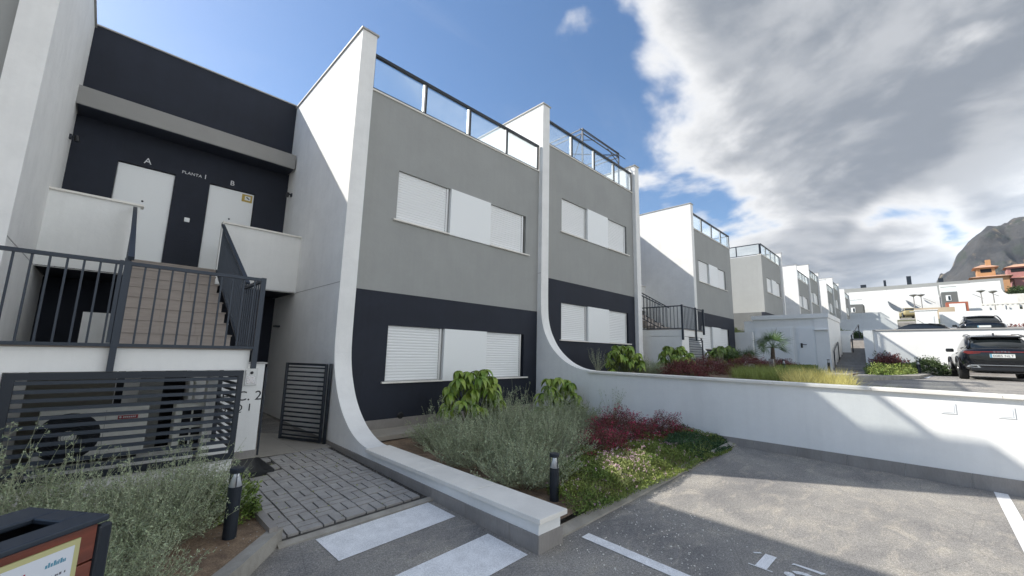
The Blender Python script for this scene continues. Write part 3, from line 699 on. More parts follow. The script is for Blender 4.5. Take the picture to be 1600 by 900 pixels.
pil = thing('entrance_pillar', 'white entrance pillar lettered ESC. 2 and BLQ 1 with a grey tile foot', 'pillar', (1.5, 6.6, 0))
MB().box(1.03, 1.655, 6.6, 6.8, -.05, 1.355).build('pillar_body', 'white_render', pil)
MB().box(1.0, 1.68, 6.58, 6.83, 1.356, 1.375).build('pillar_cap', 'coping_metal', pil)
MB().box(1.40, 1.667, 6.588, 6.5995, -.05, .20).build('plinth_tile', 'plinth_tile', pil)
MB().box(1.6555, 1.667, 6.60, 6.8, -.05, .20).build('plinth_tile', 'plinth_tile', pil)
text_obj('lettering', 'ESC. 2', .178, pil, (1.185, 6.598, .865), (R(90), 0, 0), 'letter_black', space=1.0)
text_obj('lettering', 'BLQ 1', .135, pil, (1.185, 6.598, .725), (R(90), 0, 0), 'letter_black', space=1.05)
it = thing('intercom', 'silver intercom panel fixed above the lettering on the white pillar', 'intercom', (1.50, 6.598, 1.18))
MB().box(-.072, .072, -.018, -.001, -.12, .12).build('panel', 'aluminium', it, local=True, bevel=.004)
MB().box(-.052, .052, -.022, -.019, -.09, .005).build('keypad', 'chrome', it, local=True, bevel=.002)
for i in range(6): MB().box(.030, .046, -.025, -.0225, -.080+i*.014, -.072+i*.014).build('call_button', 'shutter_white', it, local=True)
MB().lathe([(.02, 0), (.02, .004), (.008, .007)], n=20).build('camera_eye', 'black_plastic', it, local=True).matrix_local = Matrix.Translation((0, -.019, .055)) @ Matrix.Rotation(R(90), 4, 'X')

# gates
def gate(p0, p1, z0, z1, nb, label, name='entrance_gate'):
    g = thing(name, label, 'gate', (p0[0], p0[1], z0)); a = Vector((*p0, 0)); b = Vector((*p1, 0)); d = (b-a).normalized()
    for p in (a, b): MB().bar(p+Vector((0, 0, z0)), p+Vector((0, 0, z1)), .04, .035).build('gate_stile', 'anthracite_metal', g)
    for z in (z0+.02, z1-.018): MB().bar(a+d*.02+Vector((0, 0, z)), b-d*.02+Vector((0, 0, z)), .03, .036).build('gate_rail', 'anthracite_metal', g)
    for i in range(1, nb): 
        z = z0+(z1-z0)*i/nb; MB().bar(a+d*.02+Vector((0, 0, z)), b-d*.02+Vector((0, 0, z)), .018, .022).build('gate_bar', 'anthracite_metal', g)
    return g
gg = gate((2.60, 6.84), (2.235, 7.58), .12, 1.34, 17, 'open dark metal gate of thin horizontal bars against the white fin wall')
MB().box(2.625, 2.665, 6.76, 6.80, .10, 1.345).build('gate_post', 'anthracite_metal', gg)
MB().box(2.56, 2.60, 7.0, 7.03, .85, .99).build('lock', 'aluminium', gg, label='small lock plate')
gp = MB().box(1.69, 1.712, 6.66, 6.69, .10, 1.30).build('gate_stop_post', 'anthracite_metal'); solo(gp, 'thin dark latch post on the right edge of the entrance pillar', 'post')
gate((14.57, 5.78), (15.85, 5.78), 1.15, 2.2, 12, 'louvred dark gate in the white box under the second stair platform', 'louvred_gate')

# ------------------------------------------------------------------ paving and road markings
pav = sheet('pavement', lambda x, y: G1(x, y)+.010, 1.2, 2.667, 3.86, 6.53, 2, 4, 'joint_sand')
bm_h = MB().box(-.092, .092, -.0425, .0425, -.02, .0).mesh('brick', 'paver_grey'); bm_v = MB().box(-.0425, .0425, -.092, .092, -.02, .0).mesh('brick', 'paver_grey')
for me in (bm_h, bm_v):
    pass
def slope_rot(): return (math.atan(.020), -math.atan(.025), 0)
k = 0
for i in range(8):
    for j in range(14):
        cx = 1.2+.1+i*.2; cy = 6.53-.1-j*.2
        if cx > 2.667 or cy < 3.86: continue
        for q in (-1, 1):
            if (i+j) % 2: x, y, me = cx, cy+q*.05, bm_h
            else: x, y, me = cx+q*.05, cy, bm_v
            hx = .0965 if me is bm_h else .0465; hy = .0965 if me is bm_v else .0465
            if x+hx > 2.668 or y-hy < 3.86: continue
            if x-hx < 1.70 and y > 5.78: continue
            k += 1
            obj('brick', me, pav, (x, y, G1(x, y)+.030+random.uniform(-.003, .003)), (slope_rot()[0]+random.uniform(-.012, .012), slope_rot()[1]+random.uniform(-.012, .012), random.uniform(-.012, .012)))
MB().box(1.215, 1.69, 5.80, 6.585, .05, .105).build('doormat', 'rubber_black'); dm = bpy.data.objects['doormat']; solo(dm, 'black doormat at the foot of the entrance pillar', 'doormat'); dm.data.materials[0] = M['black_plastic']
fl = sheet('passage_floor', lambda x, y: .098, 1.2, 2.667, 6.535, 10.5, 2, 2, 'joint_sand')
for i in range(3):
    for j in range(7):
        x0_ = 1.2+i*.5; y0_ = 6.54+j*.57
        MB().box(x0_+.002, min(x0_+.498, 2.665), y0_+.002, y0_+.568, .095, .106).build('floor_tile', 'floor_tile', fl)
MB().hexa([(1.2, 3.80, G1(1.2, 3.8)-.05), (2.667, 3.80, G1(2.667, 3.8)-.05), (2.667, 3.86, G1(2.667, 3.86)-.05), (1.2, 3.86, G1(1.2, 3.8)-.05),
           (1.2, 3.80, G1(1.2, 3.8)+.012), (2.667, 3.80, G1(2.667, 3.8)+.012), (2.667, 3.86, G1(2.667, 3.86)+.028), (1.2, 3.86, G1(1.2, 3.86)+.028)]).build('pavement_edge', 'concrete_light')['kind'] = 'structure'
kb = MB().box(1.135, 1.199, 3.86, 5.15, -.05, .15).build('kerb', 'plinth_tile'); kb['kind'] = 'structure'
def flat(name, poly, gz, dz, material, parent=None):
    mb = MB(); mb.add([(x, y, gz(x, y)+dz) for x, y in poly], [tuple(range(len(poly)))]); o = mb.build(name, material, parent); o['kind'] = 'structure'; return o
ke = MB(); pl_ = [(1.25, 3.90), (.86, 3.44), (.77, 3.50), (1.14, 3.92)]
ke.prism(pl_, -.15, .115, 'z'); ke.build('kerb', 'concrete_light')['kind'] = 'structure'
ke = MB(); ke.prism([(.859, 3.439), (-3, -.6), (-3.1, -.5), (.769, 3.499)], -.3, .115, 'z'); ke.build('kerb', 'concrete_light')['kind'] = 'structure'
flat('crossing_stripe', [(1.48, 3.30), (2.61, 3.33), (2.60, 3.79), (1.47, 3.76)], G1, .005, 'paint_white')
flat('crossing_stripe', [(1.48, 2.36), (2.61, 2.38), (2.61, 2.86), (1.48, 2.83)], G1, .005, 'paint_white')
flat('crossing_stripe', [(1.48, 1.42), (2.61, 1.44), (2.61, 1.90), (1.48, 1.88)], G1, .005, 'paint_white')
flat('bay_line', [(3.17, 2.26), (3.17, -4), (3.28, -4), (3.28, 2.26)][::-1], G1, .005, 'paint_white')
flat('bay_line', [(3.29, -.56), (7.79, -.56), (7.79, -.45), (3.29, -.45)], G1, .005, 'paint_white')
flat('bay_line', [(3.29, -3.5), (7.79, -3.5), (7.79, -3.4), (3.29, -3.4)], G1, .005, 'paint_white')
# bay number 13: reads with its top towards +x
bn = bpy.data.objects.new('bay_number', None); COL.objects.link(bn); bn['kind'] = 'structure'
def glyph(polys, nm):
    mb = MB()
    for poly in polys: mb.add([(x, y, G1(x, y)+.005) for x, y in poly], [tuple(range(len(poly)))])
    mb.build(nm, 'paint_white', bn)
glyph([[(3.80, 1.075), (3.80, .995), (4.06, .985), (4.06, 1.065)], [(3.785, 1.12), (3.785, .955), (3.798, .955), (3.798, 1.12)], [(4.0, 1.13), (4.045, 1.085), (4.055, 1.10), (4.012, 1.145)]], 'digit_one')
bowl = [(3.93+.0*0, .80)]
def arc(cx, cy, r0, r1, a0, a1, n=14):
    o_ = [(cx+r0*math.cos(R(a0+(a1-a0)*i/n)), cy+r0*math.sin(R(a0+(a1-a0)*i/n))) for i in range(n+1)]
    i_ = [(cx+r1*math.cos(R(a1-(a1-a0)*i/n)), cy+r1*math.sin(R(a1-(a1-a0)*i/n))) for i in range(n+1)]
    return o_+i_
glyph([[(4.06, .87), (4.02, .88), (4.035, .86), (4.025, .69), (4.065, .66)], [(3.985, .76), (3.99, .745), (3.945, .80), (3.93, .80)]]
      + [[(3.85+.035*math.cos(a), .86+.035*math.sin(a)) for a in [2*math.pi*k/14 for k in range(14)]]]
      + [arc(3.86, .775, .10, .055, -150, 55), arc(3.87, .82, .075, .055, 120, 200)], 'digit_three')

# ------------------------------------------------------------------ bollard lights
def bollard(loc, h, label, r_=.048):
    t_ = thing('bollard_light', label, 'bollard light', loc, 'dark garden bollard lights')
    MB().lathe([(r_*1.15, -.03), (r_, .012), (r_, h-.135)], n=24).build('bollard_post', 'anthracite_metal', t_, local=True, smooth=False)
    MB().lathe([(r_*.98, h-.134), (r_*.45, h-.045), (r_*.4, h-.03)], n=24).build('reflector_cone', 'reflector_silver', t_, local=True, smooth=True)
    mb = MB()
    for k in range(3): a = k*2.094+.4; mb.bar((r_*.93*math.cos(a), r_*.93*math.sin(a), h-.134), (r_*.93*math.cos(a), r_*.93*math.sin(a), h-.03), .006, .006)
    mb.build('cage_rod', 'anthracite_metal', t_, local=True)
    MB().lathe([(r_*1.05, h-.030), (r_*1.08, h-.02), (r_*1.08, h), (r_*.9, h+.004)], n=24).build('bollard_cap', 'anthracite_metal', t_, local=True)
bollard((.885, 3.97, .10), .53, 'bollard light in the bare soil beside the silvery bush, nearest the paving')
bollard((3.42, 2.77, .08), .50, 'bollard light behind the end of the low white wall')
bollard((18.0, 3.68, 1.05), .50, 'bollard light in the upper bed before the service building doors')
bollard((21.5, 2.80, 1.05), .55, 'bollard light at the left foot of the outdoor steps')
bollard((22.5, .15, 1.05), .58, 'bollard light at the road edge of the bed under the upper white wall', .06)

# ------------------------------------------------------------------ litter bin at the lower left
bin_ = thing('litter_bin', 'dark litter bin with brown slatted front, cut by the lower left corner', 'litter bin', (.079, 2.268, -.1), rz=math.atan2(-.611, -.792))
# local: x runs along the front (away to the left of the picture), y = outward normal of the front is +y? keep explicit
Lb, Wb, Hb = .74, .345, 1.05
def inb(mb, nm, mt, par=bin_, **k): return mb.build(nm, mt, par, local=True, **k)
yo = -1  # body lies on local -y side, front face at y=0
f_in, f_out = .0, .0
# rim
inb(MB().box(-.02, Lb+.02, -.082, .012, Hb-.022, Hb), 'rim', 'slate_metal', bevel=.006); inb(MB().box(-.02, Lb+.02, -Wb-.012, -Wb+.135, Hb-.022, Hb), 'rim', 'slate_metal', bevel=.006)
inb(MB().box(-.02, .07, -Wb+.136, -.083, Hb-.022, Hb), 'rim', 'slate_metal', bevel=.006); inb(MB().box(Lb-.07, Lb+.02, -Wb+.136, -.083, Hb-.022, Hb), 'rim', 'slate_metal', bevel=.006)
inb(MB().box(.02, Lb-.02, -Wb+.04, -Wb+.045, .1, Hb-.04), 'liner', 'dark_void'); inb(MB().box(.02, Lb-.02, -.06, -.055, .1, Hb-.04), 'liner', 'dark_void')
inb(MB().box(.015, .02, -Wb+.045, -.06, .1, Hb-.04), 'liner', 'dark_void'); inb(MB().box(Lb-.02, Lb-.015, -Wb+.045, -.06, .1, Hb-.04), 'liner', 'dark_void')
inb(MB().box(.02, Lb-.02, -Wb+.046, -.061, .45, .46), 'liner', 'black_plastic')
for x in (-.046, Lb-.004): 
    for y_ in (-.03, -Wb): inb(MB().box(x, x+.05, y_, y_+.032, .0, Hb-.036), 'corner_post', 'anthracite_metal', bevel=.01)
for k in range(7):
    z = Hb-.024-(k+1)*.128
    for y_ in (-.022, -Wb+.004): inb(MB().box(.006, Lb-.006, y_, y_+.018, z+.003, z+.125), 'slat', 'wood_brown', bevel=.003)
for x in (-.006, Lb-.03):
    inb(MB().box(x, x+.03, -Wb+.034, -.034, .12, Hb-.04), 'end_panel', 'anthracite_metal')
nt = thing('notice', 'white printed notice in a yellowish frame fixed to the bin front', 'notice', (0, 0, 0)); nt.parent = None
nt.location = bin_.location; nt.rotation_euler = bin_.rotation_euler
x0_, x1_, zt_, zb_ = .062, .56, Hb-.052, Hb-.40
MB().box(x0_, x1_, -.003, .003, zb_, zt_).build('notice_rim', 'paper_rim', nt, local=True)
MB().box(x0_+.018, x1_-.018, .0035, .005, zb_+.018, zt_-.018).build('sheet', 'paper_white', nt, local=True)
r3 = random.Random(4)
def strokes(x, z, n, hgt, mt, nm='print_line'):
    mb = MB()
    for i in range(n): 
        wv = r3.uniform(.004, .009); mb.box(x, x+wv*.7, .0053, .0058, z, z+hgt*r3.uniform(.6, 1.1)); x += wv
        if r3.random() < .15: x += .006
    mb.build(nm, mt, nt, local=True)
strokes(x0_+.04, zt_-.060, 9, .016, 'ink_blue'); strokes(x0_+.15, zt_-.062, 11, .014, 'ink_red'); strokes(x0_+.27, zt_-.060, 13, .010, 'ink_blue')
strokes(x0_+.035, zt_-.098, 45, .009, 'ink_grey'); strokes(x0_+.045, zt_-.122, 42, .009, 'ink_grey'); strokes(x0_+.045, zt_-.16, 40, .007, 'ink_grey'); strokes(x0_+.045, zt_-.18, 36, .007, 'ink_grey')

# ------------------------------------------------------------------ small litter and grit on the ground
def grit(name, label, n, x0, x1, y0, y1, smin, smax, mt, zf, seed):
    r_ = random.Random(seed); mb = MB()
    for i in range(n):
        x, y, s_ = r_.uniform(x0, x1), r_.uniform(y0, y1), r_.uniform(smin, smax); z = zf(x, y); a = r_.uniform(0, 6.3)
        p = [(x+s_*math.cos(a+k*1.57)*r_.uniform(.5, 1), y+s_*math.sin(a+k*1.57)*r_.uniform(.5, 1)) for k in range(4)]
        mb.hexa([(q[0], q[1], z) for q in p]+[(x+(q[0]-x)*.6, y+(q[1]-y)*.6, z+s_*.5) for q in p])
    o = mb.build(name, mt); tag(o, label, 'grit', None, 'stuff')
grit('grit', 'pale grit and crumbs scattered on the asphalt beside the end of the low wall', 260, 2.7, 4.4, 1.2, 2.36, .003, .010, 'coping_cream', lambda x, y: G1(x, y)+.001, 5)
grit('grit', 'grit along the foot of the low white wall by the crossing', 220, 2.45, 2.66, 2.3, 6.4, .003, .009, 'concrete_light', lambda x, y: G1(x, y)+(.031 if y > 3.86 else .001), 6)
grit('leaf_litter', 'pale leaves and stones on the bare soil around the bollard light', 200, .2, 1.08, 3.75, 5.0, .003, .010, 'concrete_light', lambda x, y: .118, 7)
grit('leaf_litter', 'dry leaf bits scattered over the brick paving', 60, 1.25, 2.6, 3.9, 6.4, .005, .014, 'leaf_lime', lambda x, y: G1(x, y)+.034, 8)
grit('grit', 'scattered grit over the parking bay asphalt', 260, 3.4, 7.7, -.4, 2.3, .003, .009, 'concrete_light', lambda x, y: G1(x, y)+.001, 9)
# ------------------------------------------------------------------ vegetation
def np_mesh(name, V, F, material, smooth=False):
    me = bpy.data.meshes.new(name); V = np.asarray(V, np.float32).reshape(-1, 3); F = np.asarray(F, np.int32); k = F.shape[1]
    me.vertices.add(len(V)); me.vertices.foreach_set('co', V.ravel()); me.loops.add(F.size); me.loops.foreach_set('vertex_index', F.ravel())
    me.polygons.add(len(F)); me.polygons.foreach_set('loop_start', np.arange(0, F.size, k, dtype=np.int32)); me.polygons.foreach_set('loop_total', np.full(len(F), k, np.int32))
    me.materials.append(M[material]); me.update(calc_edges=True); return me
def unit(a): return a/np.maximum(np.linalg.norm(a, axis=-1, keepdims=True), 1e-9)
def leaves(P, D, L, W, fold=.25):
    """folded lozenge leaves: P base, D direction, L length, W width"""
    n = len(P); D = unit(D); r = unit(rng.normal(size=(n, 3))); S = unit(np.cross(D, r)); N = np.cross(S, D)
    L = np.broadcast_to(np.asarray(L, float), (n,))[:, None]; W = np.broadcast_to(np.asarray(W, float), (n,))[:, None]
    V = np.stack([P, P+D*L*.5+S*W*.5+N*W*fold, P+D*L, P+D*L*.5-S*W*.5+N*W*fold], 1).reshape(-1, 3)
    F = np.arange(n*4).reshape(n, 4); return V, F
def blades(P, D, L, W, droop, seg=4):
    """thin curved ribbons"""
    n = len(P); D = unit(D); S = unit(np.cross(D, rng.normal(size=(n, 3)))); L = np.broadcast_to(L, (n,))[:, None]; droop = np.broadcast_to(droop, (n,))[:, None]
    rows = []; 
    for i in range(seg+1):
        t = i/seg; c = P+D*L*t+np.array([0, 0, -1])*droop*L*t*t; wv = W*(1-.85*t)
        rows += [c-S*wv/2, c+S*wv/2]
    V = np.stack(rows, 1).reshape(-1, 3); k = 2*(seg+1); F = []
    base = (np.arange(n)*k)[:, None]
    for i in range(seg): F.append(base+np.array([2*i, 2*i+1, 2*i+3, 2*i+2]))
    return V, np.concatenate(F)
def stems(paths, r):
    """paths n x k x 3 -> three sided tubes"""
    n, k, _ = paths.shape; T = unit(np.gradient(paths, axis=1)); A = unit(np.cross(T, np.array([.3, .2, .9]))); B = np.cross(T, A)
    rr = r*np.linspace(1, .35, k)[None, :, None]
    ring = [paths+(A*math.cos(a)+B*math.sin(a))*rr for a in (0, 2.094, 4.189)]
    V = np.stack(ring, 2).reshape(-1, 3); F = []
    base = (np.arange(n)*k*3)[:, None]
    for i in range(k-1):
        for q in range(3): F.append(base+np.array([i*3+q, i*3+(q+1) % 3, (i+1)*3+(q+1) % 3, (i+1)*3+q]))
    return V, np.concatenate(F)
def cat_(parts):
    V = []; F = []; k = 0
    for v, f in parts: V.append(v); F.append(f+k); k += len(v)
    return np.concatenate(V), np.concatenate(F)

def silver_meshes(R_, H_, nst, seed, tall=.35):
    global rng; rng = np.random.default_rng(seed)
    n = nst; a = rng.uniform(0, 2*math.pi, n); rad = np.sqrt(rng.uniform(0, 1, n)); base = np.stack([np.cos(a)*rad*R_*.45, np.sin(a)*rad*R_*.45, np.zeros(n)], 1)
    out = np.stack([np.cos(a), np.sin(a), np.zeros(n)], 1)
    hh = H_*(1.02-.50*rad**2)*rng.uniform(.7, 1.12, n); tl = rng.uniform(0, 1, n) < tall*.30; hh[tl] *= rng.uniform(1.25, 1.75, tl.sum())
    tip = base+out*(rad*R_*.75)[:, None]+rng.normal(size=(n, 3))*[R_*.13, R_*.13, 0]+np.array([0, 0, 1])*hh[:, None]
    k = 7; t = np.linspace(0, 1, k)[None, :, None]
    mid = base+out*(rad*R_*.55)[:, None]+np.array([0, 0, 1])*hh[:, None]*.42
    paths = base[:, None]*(1-t)**2+2*mid[:, None]*t*(1-t)+tip[:, None]*t**2
    paths += rng.normal(size=paths.shape)*.006
    sv = [stems(paths, .0034)]
    # side twigs
    m_ = 5; ti = rng.uniform(.3, .97, (n, m_)); idx = np.minimum((ti*(k-1)).astype(int), k-2); fr = (ti*(k-1)-idx)[..., None]
    pos = paths[np.arange(n)[:, None], idx]*(1-fr)+paths[np.arange(n)[:, None], idx+1]*fr
    dr = unit(rng.normal(size=(n, m_, 3))+np.array([0, 0, .9])+out[:, None]*.5); ln = rng.uniform(.05, .15, (n, m_, 1))*(1.15-ti[..., None]*.6)
    tw = pos.reshape(-1, 3); twd = (dr*ln).reshape(-1, 3)
    tp = np.stack([tw, tw+twd*.5+rng.normal(size=tw.shape)*.004, tw+twd], 1); sv.append(stems(tp, .0022))
    S = cat_(sv)
    lp = []; ld = []
    q = 13; tt = rng.uniform(.22, 1, (n, q)); idx = np.minimum((tt*(k-1)).astype(int), k-2); fr = (tt*(k-1)-idx)[..., None]
    p1 = (paths[np.arange(n)[:, None], idx]*(1-fr)+paths[np.arange(n)[:, None], idx+1]*fr).reshape(-1, 3); lp.append(p1)
    q2 = 7; u = rng.uniform(.1, 1, (len(tw), q2, 1)); p2 = (tw[:, None]+twd[:, None]*u).reshape(-1, 3); lp.append(p2)
    P = np.concatenate(lp); D = rng.normal(size=P.shape)+np.array([0, 0, .45])
    Lf = leaves(P, D, rng.uniform(.012, .026, len(P)), rng.uniform(.006, .011, len(P)))
    return np_mesh('foliage', *Lf, 'leaf_silver'), np_mesh('stems', *S, 'stem_silver')
SV = [silver_meshes(.62, .60, 330, 21), silver_meshes(.55, .50, 300, 22), silver_meshes(.62, .56, 330, 23, .8)]
def silver(x, y, z, var, s, rz, label, group='silvery grey-green bushes with wispy stems'):
    t_ = thing('silvery_bush', label, 'bush', (x, y, z), group, rz); t_.scale = (s, s, s)
    obj('foliage', SV[var][0], t_); obj('stems', SV[var][1], t_)
silver(3.62, 3.35, .12, 1, .95, .3, 'silvery bush right behind the low coped wall, nearest the garden bollard light')
silver(3.70, 4.30, .12, 0, .95, 1.1, 'silvery bush behind the middle of the low coped wall')
silver(3.95, 5.35, .12, 2, .85, 2.0, 'silvery bush nearest the curved foot of the first white fin wall')
silver(4.65, 3.95, .12, 0, 1.0, 3.3, 'silvery bush in the middle of the garden bed, left of the crimson bush')
silver(4.95, 4.95, .12, 2, 1.0, 4.1, 'silvery bush directly in front of the larger big-leaved shrub')
silver(5.95, 4.85, .12, 2, 1.0, 5.0, 'silvery bush in front of the smaller big-leaved shrub')
silver(5.65, 5.75, .12, 0, .95, .8, 'silvery bush between the two big-leaved shrubs')
silver(6.9, 5.2, .12, 1, 1.05, 1.9, 'silvery bush behind the crimson bush, against the white retaining wall')
GL = 'silvery grey-green bushes before the louvred screen'
silver(.46, 4.36, .10, 0, .84, .5, 'silvery bush left of the bollard light by the paving', GL)
silver(.10, 4.0, .10, 1, .88, 1.7, 'silvery bush beside the right end of the litter bin', GL)
silver(.70, 4.85, .10, 2, .72, 2.9, 'silvery bush just below the right half of the louvred screen', GL)
silver(.16, 3.35, .08, 1, .66, 4.0, 'low silvery bush lowest in the picture beside the litter bin', GL)
silver(-.50, 4.75, .12, 2, .98, 5.2, 'tall silvery bush at the left edge before the louvred screen', GL)
silver(.02, 4.6, .12, 2, .75, .2, 'silvery bush below the large air conditioning unit', GL)

# big-leaved shrubs (whorls of drooping leaflets)
def leaflet_mesh(seed, L=.21, W=.082):
    r_ = random.Random(seed); mb = MB(); n = 6; rows = []
    for i in range(n+1):
        t = i/n; wv = W*math.sin(math.pi*min(1, t*.93+.07)**.85)*.5+.001; z = -.75*L*t*t*.8; x = L*t*(1-.22*t)
        rows.append([(x, -wv, z+wv*.35), (x, 0, z), (x, wv, z+wv*.35)])
    v = [p for r__ in rows for p in r__]; f = []
    for i in range(n):
        for q in range(2): f.append((i*3+q, i*3+q+1, (i+1)*3+q+1, (i+1)*3+q))
    mb.add(v, f); return mb.mesh('leaflet', 'leaf_schefflera', smooth=True)
LF = [leaflet_mesh(1), leaflet_mesh(2, .18, .07), leaflet_mesh(3, .24, .09)]
def whorls(cx, cy, z0, h, rx, ry, n, seed):
    r_ = random.Random(seed); out = []
    for i in range(n):
        a = i*2.4+r_.uniform(-.4, .4); t = (i+.5)/n; zz = 1-t*t*.95*(1 if i % 3 else .8); rr = math.sqrt(t)*(.95+.15*r_.random())
        out.append((cx+math.cos(a)*rx*rr, cy+math.sin(a)*ry*rr, z0+h*(.22+.76*zz)*(r_.uniform(.93, 1.03) if i % 2 else r_.uniform(.62, .95)), a))
    return out
def schefflera(cx, cy, z0, h, rx, ry, n, label, seed, single=True, sc_=1.):
    t_ = thing('big_leaved_shrub', label, 'shrub', (cx, cy, z0), 'big-leaved green shrubs'); r_ = random.Random(seed+5); sm = MB(); V = []; F = []; k = 0
    for (x, y, z, a) in whorls(cx, cy, z0, h, rx, ry, n, seed):
        bx_, by_ = cx+(x-cx)*.15, cy+(y-cy)*.15
        sm.tube([(bx_, by_, z0-.02), ((bx_+x)/2, (by_+y)/2, z0+(z-z0)*.6), (x, y, z)], [.011, .009, .005], 5)
        nl_ = r_.randint(7, 9); a0 = r_.uniform(0, 6)
        for q in range(nl_):
            aa = a0+q*2*math.pi/nl_+r_.uniform(-.12, .12); s = r_.uniform(.85, 1.12)*sc_; rot = (r_.uniform(-.35, .35), r_.uniform(.0, .75), aa)
            if single: o = obj('leaflet', LF[r_.randrange(3)], t_, Vector((x, y, z))-org(t_), rot); o.scale = (s,)*3
            else:
                me = LF[r_.randrange(3)]; mt = Matrix.Translation((x, y, z)) @ Vector_rot(rot) @ Matrix.Scale(s, 4)
                V += [tuple(mt @ v.co) for v in me.vertices]; F += [tuple(i+k for i in p.vertices) for p in me.polygons]; k += len(me.vertices)
    sm.build('stems', 'stem_green', t_)
    if not single:
        mb = MB(); mb.add(V, F); mb.build('foliage', 'leaf_schefflera', t_, smooth=True)
from mathutils import Euler
def Vector_rot(r_): return Euler(r_).to_matrix().to_4x4()
schefflera(5.0, 6.0, .12, 1.16, .62, .45, 38, 'larger big-leaved green shrub in front of the lower window', 3, True, 1.15)
schefflera(7.15, 5.7, .12, .98, .52, .45, 34, 'smaller big-leaved green shrub against the white retaining wall', 8, True, 1.05)
schefflera(9.85, 5.6, 1.06, .80, .55, .45, 40, 'big-leaved shrub with yellowish leaves above the long retaining wall, in front of the second townhouse', 12, False)
schefflera(12.3, 5.3, 1.06, .85, .60, .5, 40, 'big-leaved shrub before the white boxed stair platform', 15, False)
schefflera(17.6, 5.6, 1.06, 1.0, .8, .6, 46, 'big-leaved shrub left of the palm by the third townhouse', 18, False, 1.2)

def small_leaf_bush(name, label, cx, cy, z0, rx, ry, h, n, lm, ls=(.02, .035), fl=None, nfl=0, seed=1, cat='bush', group=None, flsize=.012, kind=None, droop=0.):
    global rng; rng = np.random.default_rng(seed)
    t_ = thing(name, label, cat, (cx, cy, z0), group)
    if kind: t_['kind'] = kind
    # lumpy dome volume
    d = unit(rng.normal(size=(n, 3))); d[:, 2] = np.abs(d[:, 2]); r_ = rng.uniform(.45, 1, n)**.5
    lump = 1+.20*np.sin(d[:, 0]*9+seed)*np.cos(d[:, 1]*8)+.12*np.sin(d[:, 2]*14+d[:, 0]*5)
    P = d*r_[:, None]*lump[:, None]*np.array([rx, ry, h])
    D = unit(d*np.array([1, 1, 1])+rng.normal(size=d.shape)*.8); D[:, 2] -= droop
    obj('foliage', np_mesh('foliage', *leaves(P, D, rng.uniform(*ls, n), rng.uniform(ls[0]*.45, ls[1]*.5, n)), lm), t_)
    ns = max(30, n//120); ds = unit(rng.normal(size=(ns, 3))); ds[:, 2] = np.abs(ds[:, 2])+.1; tp = ds*np.array([rx, ry, h])*1.02
    pth = np.stack([tp*0+ds*[rx*.2, ry*.2, 0], tp*.55+rng.normal(size=tp.shape)*.02, tp], 1); obj('stems', np_mesh('stems', *stems(pth, .003), 'stem_green'), t_)
    if fl:
        d = unit(rng.normal(size=(nfl, 3))); d[:, 2] = np.abs(d[:, 2]); lump = 1+.20*np.sin(d[:, 0]*9+seed)*np.cos(d[:, 1]*8)+.12*np.sin(d[:, 2]*14+d[:, 0]*5)
        P = d*lump[:, None]*np.array([rx, ry, h])*rng.uniform(.95, 1.1, nfl)[:, None]
        P = np.repeat(P, 5, 0)+rng.normal(size=(nfl*5, 3))*flsize*.4
        obj('flowers', np_mesh('flowers', *leaves(P, rng.normal(size=P.shape), flsize, flsize*.7), fl), t_)
    return t_
CB = 'crimson flowering bushes in the garden bed'
small_leaf_bush('crimson_bush', 'crimson flowering bush in the middle, the tallest of the three', 6.35, 3.75, .12, .60, .55, .50, 15000, 'leaf_maroon', (.014, .028), 'petal_crimson', 420, 31, group=CB, flsize=.018)
small_leaf_bush('crimson_bush', 'lower crimson flowering bush beside the silvery bushes', 5.35, 3.45, .12, .62, .42, .33, 10000, 'leaf_maroon', (.014, .026), 'petal_crimson', 330, 32, group=CB, flsize=.016)
small_leaf_bush('crimson_bush', 'right-hand crimson bush nearest the white retaining wall', 7.15, 3.35, .12, .48, .45, .42, 9000, 'leaf_maroon', (.014, .028), 'petal_crimson', 240, 33, group=CB, flsize=.018)

def cover(name, label, cat, pts_fn, n, lm, ls, seed, zbase, hfn, fl=None, nfl=0, fls=.014, dvec=(0, 0, .8), kind='stuff'):
    global rng; rng = np.random.default_rng(seed)
    P = pts_fn(n); h = hfn(P[:, 0], P[:, 1]); u = rng.uniform(0, 1, n)**.5; P3 = np.stack([P[:, 0], P[:, 1], zbase+h*u], 1)
    D = rng.normal(size=P3.shape)+np.array(dvec)
    t_ = thing(name, label, cat, (float(P[:, 0].mean()), float(P[:, 1].mean()), zbase)); t_['kind'] = kind
    o = np.array(t_.location); v, f = leaves(P3-o, D, rng.uniform(*ls, n), rng.uniform(ls[0]*.45, ls[1]*.5, n))
    obj('foliage', np_mesh('foliage', v, f, lm), t_)
    if fl:
        P = pts_fn(nfl); h = hfn(P[:, 0], P[:, 1]); P3 = np.repeat(np.stack([P[:, 0], P[:, 1], zbase+h*1.05+.01], 1), 6, 0)+rng.normal(size=(nfl*6, 3))*fls*.5
        v, f = leaves(P3-o, rng.normal(size=P3.shape), fls, fls*.7); obj('flowers', np_mesh('flowers', v, f, fl), t_)
    return t_
def region(poly):
    poly = np.array(poly); lo = poly.min(0); hi = poly.max(0)
    def inside(p):
        c = np.zeros(len(p), bool); j = len(poly)-1
        for i in range(len(poly)):
            xi, yi = poly[i]; xj, yj = poly[j]
            c ^= ((yi > p[:, 1]) != (yj > p[:, 1])) & (p[:, 0] < (xj-xi)*(p[:, 1]-yi)/(yj-yi+1e-12)+xi); j = i
        return c
    def fn(n):
        out = []
        while sum(map(len, out)) < n:
            q = rng.uniform(lo, hi, (n*2, 2)); q += rng.normal(size=q.shape)*.02; out.append(q[inside(q)])
        return np.concatenate(out)[:n]
    return fn
